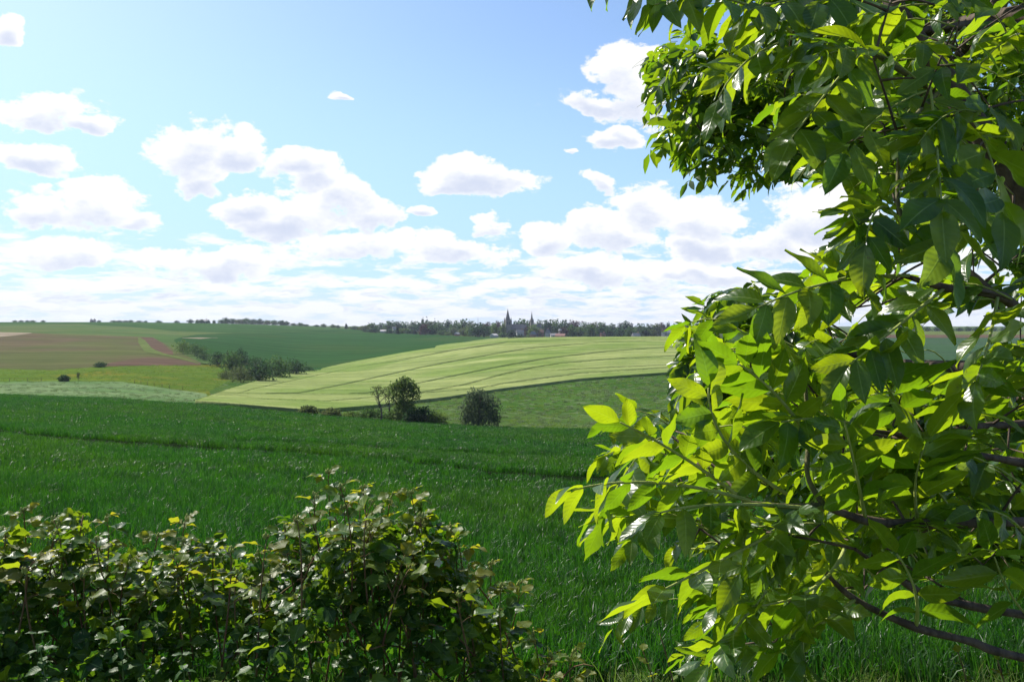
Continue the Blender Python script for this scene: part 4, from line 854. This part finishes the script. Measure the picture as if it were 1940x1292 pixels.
# leaves given one by one: base, bend, tip (column, row, distance), leaf normal, pairs, leaflet length px
HAND = [
 ((1722, 522, 1.55), (1560, 520, 1.45), (1435, 583, 1.40), (.1, -.75, .65), 5, 112, -.05),
 ((1650, 66, 1.95), (1430, 40, 1.65), (1362, 185, 1.62), (-.1, .3, .95), 5, 105, .9),
 ((1650, 80, 1.95), (1590, 140, 1.75), (1500, 262, 1.6), (-.2, -.5, .85), 5, 125, .35),
 ((1490, 935, 1.42), (1340, 850, 1.38), (1342, 735, 1.36), (-.1, -.55, .8), 5, 112, .02),
 ((1412, 950, 1.38), (1300, 860, 1.33), (1175, 800, 1.30), (-.15, -.35, .9), 5, 92, .05),
 ((1420, 948, 1.36), (1230, 890, 1.28), (1085, 928, 1.24), (-.1, .2, .95), 5, 92, .75),
 ((1562, 957, 1.42), (1420, 1035, 1.30), (1235, 1128, 1.22), (.05, -.9, .55), 5, 128, .12),
 ((1560, 965, 1.42), (1330, 940, 1.30), (1240, 975, 1.28), (.0, -.2, .95), 4, 96, .35),
 ((1600, 1040, 1.45), (1560, 1140, 1.35), (1425, 1148, 1.30), (-.2, -.5, .8), 4, 115, .5),
 ((1450, 1120, 1.36), (1400, 1180, 1.28), (1345, 1255, 1.26), (-.3, -.75, .5), 4, 112, .35),
 ((1530, 830, 1.45), (1480, 740, 1.40), (1400, 690, 1.38), (-.2, -.6, .75), 4, 105, .15),
 ((1522, 690, 1.5), (1500, 650, 1.46), (1440, 630, 1.42), (.0, -.3, .95), 4, 100, .55),
 ((1640, 985, 1.45), (1620, 880, 1.35), (1600, 800, 1.32), (.15, -.85, .5), 4, 108, .15),
 ((1620, 1135, 1.42), (1560, 1180, 1.32), (1480, 1230, 1.30), (-.1, -.8, .55), 4, 105, .4),
 ((1735, 1188, 1.44), (1750, 1120, 1.38), (1700, 1050, 1.36), (.2, -.6, .75), 3, 108, .4),
 ((1790, 545, 1.6), (1700, 620, 1.45), (1610, 690, 1.42), (-.2, -.7, .65), 5, 108, .45),
 ((1716, 500, 1.62), (1640, 420, 1.5), (1600, 400, 1.46), (.0, -.3, .95), 4, 85, .45),
 ((1710, 430, 1.58), (1660, 340, 1.48), (1640, 460, 1.44), (-.4, -.7, .5), 4, 115, .5),
 ((1760, 150, 2.15), (1775, 260, 1.5), (1785, 400, 1.35), (-.2, -.9, .2), 5, 150, .35),
 ((1850, 300, 2.2), (1840, 420, 1.5), (1790, 470, 1.38), (.1, -.85, .4), 4, 150, .3),
 ((1890, 560, 1.68), (1880, 640, 1.45), (1850, 720, 1.38), (.1, -.8, .5), 4, 125, .3),
 ((1745, 826, 1.62), (1690, 760, 1.5), (1660, 690, 1.46), (.1, -.75, .6), 4, 118, .2),
 ((1762, 850, 1.66), (1700, 850, 1.5), (1630, 870, 1.45), (-.1, -.4, .9), 4, 115, .35),
 ((1650, 815, 1.55), (1570, 780, 1.42), (1480, 800, 1.38), (-.1, -.6, .75), 4, 118, .25),
 ((1700, 20, 2.2), (1560, -30, 1.7), (1420, 20, 1.6), (-.1, -.1, 1), 5, 125, .7),
 ((1500, 62, 1.75), (1380, -40, 1.65), (1240, 10, 1.55), (.0, .2, 1), 5, 95, .85),
 ((1640, -160, 2.35), (1350, -150, 1.7), (1150, -50, 1.6), (.0, .2, 1), 5, 92, .8),
 ((1640, -160, 2.35), (1330, -210, 1.7), (1135, -95, 1.6), (.0, .2, 1), 5, 95, 1.0),
 ((1500, -60, 1.9), (1330, -90, 1.65), (1225, -30, 1.55), (.0, -.4, 1), 5, 115, 1.1),
 ((1940, 120, 2.4), (1910, 60, 1.8), (1880, 20, 1.7), (-.3, -.3, .9), 4, 105, .3),
 ((1960, 330, 2.2), (1930, 240, 1.7), (1870, 200, 1.6), (-.2, -.5, .8), 4, 108, .3),
 ((1960, 1040, 1.6), (1920, 960, 1.45), (1850, 965, 1.42), (-.1, -.6, .8), 4, 75, .25),
 ((1945, 1165, 1.7), (1900, 1120, 1.4), (1880, 1040, 1.36), (.1, -.8, .5), 3, 120, .4),
 ((1830, 812, 1.7), (1850, 760, 1.5), (1930, 700, 1.45), (.2, -.6, .8), 3, 120, .3),
 ((1800, 165, 2.2), (1690, 170, 1.7), (1600, 290, 1.55), (-.2, -.6, .7), 5, 135, .4),
 ((1815, 195, 2.2), (1880, 250, 1.6), (1900, 400, 1.45), (.2, -.85, .4), 4, 150, .3),
 ((1540, 950, 1.42), (1470, 1000, 1.34), (1420, 1000, 1.30), (-.1, -.7, .7), 3, 120, .2),
 ((1740, 992, 1.5), (1720, 900, 1.42), (1760, 830, 1.4), (.1, -.8, .5), 4, 125, .25),
 ((1560, 1080, 1.4), (1500, 1200, 1.3), (1530, 1290, 1.28), (-.2, -.9, .2), 4, 110, .4),
]
for k, e in enumerate(HAND):                 # lower leaves tilt their upper side away towards the sun and glow
    if e[2][1] > 600 and k % 4 != 3: HAND[k] = e[:3] + ((-.15 + .1 * (k % 3), .42 + .14 * (k % 3), .62),) + e[4:6] + (e[6] * .6,)
ash_meshes = []
for k, (tv, tf, tu) in enumerate(ASH_T):
    for q in range(3): ash_meshes.append(quad_mesh('ash_leaflet', tv, tf, M_ash, tu, np.full(len(tv), (.12, .5, .9)[q])))
ra = np.random.default_rng(21)
def big_leaf(e):
    b, c, t_, n, pairs, lpx, dr = e; B, Cc, T = A(*b), A(*c), A(*t_); L = .92 * lpx / F * t_[2]; pairs += 1
    pts, lf = compound(B, Cc, T, np.array(n, float), pairs, L, ra, dr, 1.2, .34, .22)
    m = MB(); m.tube(pts - B, np.linspace(.0036, .0014, len(pts)), 6); st = obj('leaf', m.mesh('leaf_stalk', M_stalk), ash, tuple(B - ash_base))
    for (p, d, nn, s) in lf:
        o = obj('leaflet', ash_meshes[ra.integers(len(ash_meshes))], st); R = frames(d[None], nn[None])[0] * s * (1 + .0 * ra.random())
        M4 = np.eye(4); M4[:3, :3] = R; M4[:3, 3] = p - B; o.matrix_basis = Matrix(M4.tolist())
for e in HAND[:27]: big_leaf(e)

def inpoly(px, py, poly_):
    p = np.array(poly_, float); x1, y1 = p[:, 0], p[:, 1]; x2, y2 = np.roll(x1, -1), np.roll(y1, -1); c = 0
    for a, b, c_, d in zip(x1, y1, x2, y2):
        if (b > py) != (d > py) and px < (c_ - a) * (py - b) / (d - b) + a: c += 1
    return c % 2 == 1
GAPS = [[(1500, 350), (1560, 345), (1612, 352), (1600, 395), (1540, 420), (1560, 455), (1500, 470), (1440, 520), (1340, 560), (1290, 400), (1400, 385)],
        [(1678, 632), (1770, 610), (1862, 612), (1868, 660), (1850, 712), (1790, 705), (1745, 690), (1690, 700)], [(1838, 440), (1905, 470), (1900, 525), (1850, 515)],
        [(1560, 1200), (1650, 1120), (1780, 1090), (1940, 1090), (1940, 1292), (1540, 1300)]]
def free(px, py, m=0): return not any(inpoly(px, py, g) for g in GAPS)
class Foliage:
    def __init__(s): s.P, s.D, s.N, s.S = [], [], [], []; s.m = MB(); s.t = MB()
    def leaf(s, B, Cc, T, n, pairs, L, r, dr, rs, test=None):
        pts, lf = compound(B, Cc, T, n, pairs, L, r, dr, 1.15, .45)
        s.m.tube(pts[::2] - ash_base, np.linspace(rs, rs * .4, len(pts[::2])), 4)
        for p, d, nn, sz in lf:
            if test is not None:
                qs = [p + d * sz * w_ for w_ in (.25, .6, .95)]
                if not all(test(CX + F * q[0] / q[1], HY + F * (EYE - q[2]) / q[1]) for q in qs): continue
            s.P.append(p); s.D.append(d); s.N.append(nn); s.S.append(sz)
    def twig(s, a, b, r0, r1):
        c = (a + b) / 2 + np.array((0, 0, .06 * np.linalg.norm(a - b))); q = bez(a, c, b, 5); s.t.tube(q - ash_base, np.linspace(r0, r1, 5), 5); NETL.append(q[1:])
    def build(s, name, tpl, mat, lab):
        P = np.array(s.P); me = scatter(name, tpl, frames(np.array(s.D), np.array(s.N)), P - ash_base, np.array(s.S), np.random.default_rng(3).random(len(P)), mat)
        tag(obj(name, me, ash), lab, kind='stuff')
        if s.m.n: tag(obj(name + '_stalks', s.m.mesh(name + '_stalks', M_stalk), ash), kind='stuff')
        if s.t.n: tag(obj(name + '_twigs', s.t.mesh(name + '_twigs', M_bark), ash), kind='stuff')
NETL = [NETA]
def nearest(p):
    net = np.concatenate(NETL) if len(NETL) < 400 else np.concatenate(NETL[:1] + NETL[-600:])
    d = ((net - p) ** 2).sum(1); return net[np.argmin(d)]
# filler close to the camera
ZA = [(1450, -40), (1440, 120), (1480, 220), (1560, 300), (1640, 350), (1640, 480), (1560, 540), (1450, 620), (1380, 690), (1300, 770), (1230, 850), (1290, 960), (1260, 1090), (1330, 1180), (1420, 1290), (1540, 1290), (1600, 1160), (1780, 1090), (1960, 1080), (1960, -40)]
fa = Foliage(); rf = np.random.default_rng(5); n = 0
for b, c, t_, n_, pairs, lpx, dr in HAND[27:]:
    fa.leaf(A(*b), A(*c), A(*t_), np.array(n_, float), pairs + 1, .92 * lpx / F * t_[2], rf, dr, .003)
while n < 210:
    px, py = rf.uniform(1220, 1990), rf.uniform(-60, 1300)
    if not inpoly(px, py, ZA) or not free(px, py): continue
    Y = rf.uniform(1.5, 2.7); B = A(px, py, Y); L = rf.uniform(.06, .095); a = rf.uniform(2.2, 4.3) if rf.random() < .75 else rf.uniform(0, 6.28)
    d = np.array((math.cos(a), rf.normal() * .45 - .1, .15 + rf.normal() * .35)); d = norm(d); R_ = L * rf.uniform(2.0, 2.6); T = B + d * R_ + np.array((0, 0, -.10 * R_ * 2))
    nrm = norm(np.array((rf.normal() * .35, (.35 if py > 560 else -.2) + rf.normal() * .45, .8)))
    fa.leaf(B, B + d * R_ * .55 + np.array((0, 0, .04)), T, nrm, int(rf.integers(3, 7)), L, rf, rf.uniform(-.1, .45), .002, free); fa.twig(nearest(B), B, .003, .0018); n += 1
fa.build('near_foliage', ASH_T, M_ash, 'dense glossy leaflets around the nearest ash branches')
# foliage a few steps away, and the crown behind
def zone(fo, polys, Y0, Y1, count, Lr, seed, test, pairs=(3, 6)):
    r = np.random.default_rng(seed); n = 0
    xs = [p[0] for q in polys for p in q]; ys = [p[1] for q in polys for p in q]; sub = None
    while n < count:
        px, py = r.uniform(min(xs), max(xs)), r.uniform(min(ys), max(ys))
        if not any(inpoly(px, py, q) for q in polys): continue
        Y = r.uniform(Y0, Y1); S0 = A(px, py, Y); base = nearest(S0); fo.twig(base, S0, .005, .002)
        for k in range(3):                                   # a shoot with a whorl of leaves
            L = r.uniform(*Lr); a = r.uniform(0, 6.28); d = norm(np.array((math.cos(a) - .35, math.sin(a) * .8 - .15, r.normal() * .35 + .05))); R_ = L * r.uniform(1.9, 2.5)
            B = S0 + r.normal(size=3) * .03; T = B + d * R_ + np.array((0, 0, -.25 * R_))
            fo.leaf(B, B + d * R_ * .55 + np.array((0, 0, .03)), T, norm(np.array((r.normal() * .4, r.normal() * .4 - .1, .9))), int(r.integers(*pairs)), L, r, r.uniform(-.1, .5), .0016, test); n += 1
ZB = [(1258, 60), (1262, 180), (1285, 290), (1350, 325), (1400, 340), (1480, 350), (1560, 310), (1700, 310), (1960, 420), (1960, 380), (1750, -60), (1300, -60)]
ZB1 = [(1245, 75), (1250, 180), (1275, 285), (1350, 320), (1480, 345), (1560, 300), (1680, 300), (1680, -40), (1420, -40), (1400, 60)]
ZC = [(1345, 590), (1440, 545), (1500, 600), (1560, 700), (1680, 720), (1680, 950), (1500, 930), (1400, 800), (1300, 745), (1290, 690), (1320, 640)]
ZD = [[(1915, 410), (1960, 400), (1960, 560), (1920, 500)], [(1870, 690), (1960, 640), (1960, 860), (1700, 860), (1720, 720), (1800, 720)]]
fm = Foliage()
edgeB = lambda x, y: free(x, y) and not (x < 1212 and y > 30)
zone(fm, [ZB1], 3.8, 4.8, 620, (.065, .095), 31, edgeB)
zone(fm, [ZC], 3.6, 4.6, 520, (.065, .095), 32, lambda x, y: free(x, y) and x > 1262)
zone(fm, ZD, 3.6, 4.6, 200, (.08, .11), 33, free)
zone(fm, [[(1560, 860), (1960, 860), (1960, 1090), (1640, 1090), (1560, 1000)]], 2.8, 3.6, 170, (.08, .11), 35, free)
fm.build('middle_foliage', ASH_L, M_ashfar, 'smaller looking ash leaves a few steps farther back')
ff = Foliage()
zone(ff, [[(1480, -40), (1960, -40), (1960, 430), (1905, 400), (1830, 425), (1760, 340), (1640, 350), (1560, 310), (1480, 330)]], 5.6, 7.8, 1300, (.07, .10), 34, free)
zone(ff, [[(1330, -520), (2300, -520), (2300, -60), (1560, -60), (1400, -120)]], 2.6, 6.5, 420, (.09, .12), 36, None)
zone(ff, [[(1990, -60), (2500, -60), (2500, 900), (1990, 900)]], 2.4, 5.5, 260, (.09, .12), 37, None)
ff.build('crown_foliage', ASH_L, M_ashfar, 'dense leaves of the ash crown behind the near branches')
#@@NEXT

# ------------------------------------------------------------------ bramble hedge and nettles in front
TOPF0 = poly([(-300, 985), (-60, 985), (0, 985), (60, 995), (130, 1015), (220, 1030), (300, 1030), (360, 1018), (430, 1062), (490, 1062), (540, 1010), (590, 965), (640, 945), (700, 955), (760, 975), (820, 1015), (880, 1068), (925, 1125), (965, 1200), (1010, 1265), (1070, 1320), (1200, 1380), (1500, 1450)])
TOPF = lambda p: TOPF0(p) + 22
YR = 3.45                                    # distance of the hedge ridge
def ztop(X): return EYE - (TOPF(CX + F * X / YR) - HY) / F * YR
def hedge_h(X, Y):
    lump = .09 * np.sin(X * 9 + 2 * np.sin(Y * 5)) + .07 * np.sin(X * 21 + Y * 13) + .05 * np.sin(X * 37 - Y * 23)
    return ztop(X) + lump - np.where(Y < YR, .42 * ((YR - Y) / .75) ** 2, .55 * ((Y - YR) / .75) ** 2)
BUSH = [(-2.35, 'bramble bush at the far left end of the hedge'), (-1.65, 'bramble bush with arching canes second from the left'), (-1.05, 'low bramble bush filling the dip of the hedge'),
        (-.62, 'tallest bramble bush with upright shoots in the hedge middle'), (-.22, 'bramble bush right of the tallest shoots'), (.12, 'low bramble bush tapering off at the right hedge end')]
bx_ = np.array([b[0] for b in BUSH]); rb = np.random.default_rng(77)
N = 4700; Xs = rb.uniform(-2.75, .42, N); Ysamp = rb.uniform(2.65, 4.15, N); top = hedge_h(Xs, Ysamp)
dep = .03 + rb.exponential(.15, N); Zs = top - dep; gz_ = H(Xs, Ysamp)
ok = (Zs > gz_ + .1) & (dep < .75); Xs, Ysamp, Zs, dep = Xs[ok], Ysamp[ok], Zs[ok], dep[ok]; N = len(Xs)
eps = .05; gxn = (hedge_h(Xs + eps, Ysamp) - hedge_h(Xs - eps, Ysamp)) / (2 * eps); gyn = (hedge_h(Xs, Ysamp + eps) - hedge_h(Xs, Ysamp - eps)) / (2 * eps)
Nn = norm(norm(np.stack([-gxn, -gyn, np.ones(N)], -1)) * .6 + np.array((0, 0, .35)) + rb.normal(size=(N, 3)) * .6)
az = rb.random(N) * 6.28; Dd = norm(np.stack([np.cos(az), np.sin(az) - .3, rb.normal(size=N) * .35 - .15], -1)); Sz = rb.uniform(.034, .078, N)
own = np.argmin(np.abs(Xs[:, None] + .18 * np.sin(Ysamp * 6)[:, None] - bx_[None]), 1)
P3 = np.stack([Xs, Ysamp, Zs], -1)
br_mesh = [quad_mesh('bramble_leaf', tv, tf, M_bram, tu, np.full(len(tv), q)) for (tv, tf, tu) in BR_T for q in (.1, .5, .9)]
yo_mesh = [quad_mesh('young_leaf', tv, tf, M_young, tu, np.full(len(tv), q)) for (tv, tf, tu) in BR_T for q in (.1, .6, .95)]
def put_leaf(name, me, parent, root, p, d, n, s):
    o = obj(name, me, parent); M4 = np.eye(4); M4[:3, :3] = frames(d[None], n[None])[0] * s; M4[:3, 3] = p - root; o.matrix_basis = Matrix(M4.tolist()); return o
ROOTS = []
for bi, (X0, lab) in enumerate(BUSH):
    root = np.array((X0, YR, float(H(X0, YR)))); e = empty('bramble_bush', tuple(root), lab, 'bush', 'bramble bushes of the hedge'); ROOTS.append((e, root))
    idx = np.where(own == bi)[0]
    vis = idx[np.argsort(dep[idx] + .25 * (Ysamp[idx] - 2.6) - Sz[idx] * 2 + np.where(np.abs(Xs[idx] / Ysamp[idx]) > .62, 9, 0))]
    solo, rest = vis[:46], vis[46:]
    for i in solo: put_leaf('leaf', br_mesh[rb.integers(9)], e, root, P3[i], Dd[i], Nn[i], Sz[i])
    # leaflets in threes
    R3, P_, S_ = [], [], []
    for dang, k in ((0, 1.0), (1.15, .86), (-1.15, .86)):
        c, s_ = math.cos(dang), math.sin(dang); sd = np.cross(Dd[rest], Nn[rest]); dd = Dd[rest] * c + sd * s_
        R3.append(frames(dd, Nn[rest] + rb.normal(size=(len(rest), 3)) * .15)); P_.append(P3[rest] - root); S_.append(Sz[rest] * k)
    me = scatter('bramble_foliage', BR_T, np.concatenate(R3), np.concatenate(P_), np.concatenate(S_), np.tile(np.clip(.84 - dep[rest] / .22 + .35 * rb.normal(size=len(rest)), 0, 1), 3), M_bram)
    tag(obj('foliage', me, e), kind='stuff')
    for k in range(11):                                  # canes
        a = rb.uniform(-.55, .55); x1 = X0 + rb.uniform(-.45, .45); y1 = YR + rb.uniform(-.7, .5); z1 = float(hedge_h(np.array(x1), np.array(y1))) + rb.uniform(-.12, .05)
        p0 = root + np.array((rb.uniform(-.3, .3), rb.uniform(-.3, .3), -.03)); p2 = np.array((x1, y1, z1)); p1 = (p0 + p2) / 2 + np.array((rb.normal() * .1, rb.normal() * .1, .3))
        m = MB(); m.tube(bez(p0, p1, p2, 9) - root, np.linspace(.0055, .0025, 9), 6); obj('cane', m.mesh('cane', M_cane), e)
# upright shoots: (column, tip row, distance, foot row, colour of the leaves 0 green .. 1 young)
SHOOT = [(45, 968, 3.3, 1090, 1), (12, 1005, 3.2, 1120, .8), (102, 985, 3.3, 1120, .9), (118, 1050, 3.2, 1150, .6), (202, 982, 3.35, 1105, .7), (300, 1015, 3.4, 1095, .6), (352, 982, 3.4, 1080, .8), (405, 1045, 3.3, 1140, .9), (490, 1050, 3.3, 1150, .9), (462, 1100, 3.2, 1180, .9),
         (540, 1000, 3.35, 1110, .5), (563, 985, 3.4, 1100, .8), (622, 895, 3.45, 1030, .7), (652, 960, 3.4, 1080, .9), (688, 925, 3.5, 1040, .95), (742, 940, 3.5, 1040, .8), (778, 932, 3.5, 1040, .7), (800, 985, 3.4, 1080, .5), (852, 1000, 3.55, 1105, 1), (822, 1055, 3.4, 1140, .8),
         (888, 1075, 3.5, 1180, .7), (930, 1068, 3.6, 1180, .8), (985, 1105, 3.6, 1210, 1), (950, 1110, 3.5, 1210, .3), (870, 1040, 3.5, 1150, .5), (700, 1000, 3.2, 1110, .5), (250, 1060, 3.2, 1160, .6), (160, 1090, 3.1, 1190, .5), (340, 1070, 3.2, 1160, .6), (590, 1060, 3.2, 1180, .5), (760, 1090, 3.1, 1200, .5), (640, 1130, 3.0, 1240, .4), (1045, 1240, 3.5, 1330, .8), (1085, 1235, 3.6, 1340, .9), (1010, 1200, 3.5, 1300, .8)]
for k in range(36):
    px = rb.uniform(-40, 960); t0_ = float(TOPF(px)); Y = rb.uniform(2.95, 3.6); hgt = rb.uniform(20, 85)
    SHOOT.append((px, t0_ + rb.uniform(-25, 90) - .4 * hgt, Y, t0_ + 60 + rb.uniform(0, 60), rb.uniform(.3, .9)))
for si_, (px, py, Y, fy, yg) in enumerate(SHOOT):
    tip = pix(px, py, Y); foot = pix(px + rb.uniform(-35, 35), fy, Y + rb.uniform(-.1, .2)); bi = int(np.argmin(np.abs(bx_ - tip[0]))); e, root = ROOTS[bi]
    if fy > 1290: foot[2] = min(foot[2], float(H(foot[0], foot[1])) + .3)
    base = foot + np.array((rb.normal() * .05, 0, -.22)); pts = bez(base, (foot + tip) / 2 + np.array((rb.normal() * .03, 0, .02)), tip, 9)
    m = MB(); m.tube(pts - root, np.linspace(.0038, .0016, 9), 6); obj('shoot', m.mesh('shoot', M_cane), e)
    for k in range(6):
        s = .42 + .58 * k / 5; i = min(int(s * 8), 8); p = pts[i]; a = k * 2.4 + rb.random(); L = (.085 - .045 * (k / 5) ** 2) * rb.uniform(.8, 1.15)
        d = norm(np.array((math.cos(a), math.sin(a) * .8, .25 + .5 * s))); st = p + d * L * .55
        m = MB(); m.tube(np.array((p, (p + st) / 2 + (0, 0, .004), st)) - root, (.0013, .0011, .0009), 4); lf = obj('leaf_stalk', m.mesh('leaf_stalk', M_cane), e)
        young = rb.random() < yg * (.45 + .6 * s); n0 = norm(np.array((rb.normal() * .3, rb.normal() * .3 - .1, 1)))
        for dang, q in (((0, 1.0), (1.2, .8), (-1.2, .8)) if si_ < 35 else ((0, 1.25),)):
            sd = np.cross(d, n0); dd = d * math.cos(dang) + sd * math.sin(dang) + np.array((0, 0, -.25))
            put_leaf('leaf', (yo_mesh if young else br_mesh)[rb.integers(9)], lf, root, st, norm(dd), norm(n0 + rb.normal(size=3) * .2), L * q)
    m = MB()
    for k in range(5):
        o_ = rb.normal(size=3) * .007; m.tube(np.array((tip + o_ - (0, 0, .008), tip + o_, tip + o_ + (0, 0, .009))) - root, (.002, .0055, .0015), 6)
    tag(obj('flower_bud', m.mesh('flower_bud', M_stalk), e), kind='stuff')
# two open flowers
for k, (px, py, Y) in enumerate([(656, 1063, 3.12), (830, 1065, 3.3)]):
    p = pix(px, py, Y); bi = int(np.argmin(np.abs(bx_ - p[0]))); e, root = ROOTS[bi]
    for q in range(5):
        a = q * 1.2566; d = norm(np.array((math.cos(a), -.35 + .2 * math.sin(a), math.sin(a)))); tv, tf, tu = BR_T[2]
        put_leaf('petal', quad_mesh('petal', tv, tf, M_petal), e, root, p, d, np.array((0, -1., .5)), .020)
# nettles
NET_ = [(70, 1175, 2.75), (225, 1150, 2.85), (480, 1140, 2.85), (345, 1215, 2.7), (765, 1245, 2.75)]
ne_mesh = [quad_mesh('nettle_leaf', tv, tf, M_nettle, tu, np.full(len(tv), q)) for (tv, tf, tu) in NE_T for q in (.1, .5, .9)]
for i, (px, py, Y) in enumerate(sorted(NET_)):
    py += 25
    tip = pix(px, py, Y); foot = np.array((tip[0] + rb.normal() * .05, tip[1] + .05, float(H(tip[0], tip[1])) - .02)); e = empty('nettle_plant', tuple(foot), f'nettle with toothed pointed leaves in front of brambles, {ORD[i]} from the left', 'nettle', 'nettles in front of the hedge')
    pts = bez(foot, (foot + tip) / 2 + np.array((.03, 0, 0)), tip, 40); m = MB(); m.tube(pts[::4] - foot, np.linspace(.004, .002, 10), 5); obj('stem', m.mesh('stem', M_nettle), e)
    for k in range(13):
        s = .45 + .55 * (k / 12) ** .75; j = min(int(s * 39), 39); a0 = (k % 2) * 1.57 + .4 + .2 * rb.random(); L = .115 * (1 - .66 * max(0, (s - .5) / .5)) * rb.uniform(.85, 1.1)
        for a in (a0, a0 + math.pi):
            d = norm(np.array((math.cos(a), math.sin(a), rb.uniform(-.7, .3) + .5 * (s - .5)))); put_leaf('leaf', ne_mesh[rb.integers(6)], e, foot, pts[j], d, norm(np.array((rb.normal() * .15, rb.normal() * .15, 1))), L)
# thin dark rose stems and sprigs standing in the margin below the ash
SPR = [(1250, 1200, 3.3, 'thin dark stem standing under the lowest ash leaves'), (1218, 1232, 3.4, 'young sprig with reddish leaf tips at the bottom centre'), (1815, 1235, 3.2, 'pale sprig at the bottom right below the ash branches'), (1890, 1250, 3.0, 'sprig in the bottom right corner under the ash')]
for i, (px, py, Y, lab) in enumerate(SPR):
    tip = pix(px, py, Y); foot = np.array((tip[0] + .12, tip[1] + .05, float(H(tip[0], tip[1])) - .02)); e = empty('sprig', tuple(foot), lab, 'plant', 'sprigs in the field margin')
    pts = bez(foot, (foot + tip) / 2 + np.array((.03, 0, .05)), tip, 10); m = MB(); m.tube(pts - foot, np.linspace(.006, .002, 10), 6); obj('stem', m.mesh('stem', M_cane), e)
    for k in range(4 if i == 0 else 12):
        s = .55 + .45 * k / 11; j = min(int(s * 9), 9); a = k * 2.4; d = norm(np.array((math.cos(a), math.sin(a), .5)))
        put_leaf('leaf', (yo_mesh if k % 2 else br_mesh)[rb.integers(9)], e, foot, pts[j], d, norm(np.array((rb.normal() * .3, rb.normal() * .3, 1))), rb.uniform(.03, .05))

# ------------------------------------------------------------------ air between the camera and the far hills
def haze():
    m, t = mat_base('haze_air'); v = t.new('ShaderNodeVolumePrincipled'); v.inputs['Color'].default_value = (.72, .82, 1, 1); v.inputs['Density'].default_value = .000065; v.inputs['Anisotropy'].default_value = .3
    o = t.new('ShaderNodeOutputMaterial'); t.l.new(v.outputs[0], o.inputs['Volume'])
    b = MB(); b.box((0, 1650, -20), (8600, 3560, 100)); ob = obj('haze', b.mesh('haze', m, False)); tag(ob, 'thin bluish summer haze over the far fields', 'haze', kind='stuff')
haze()
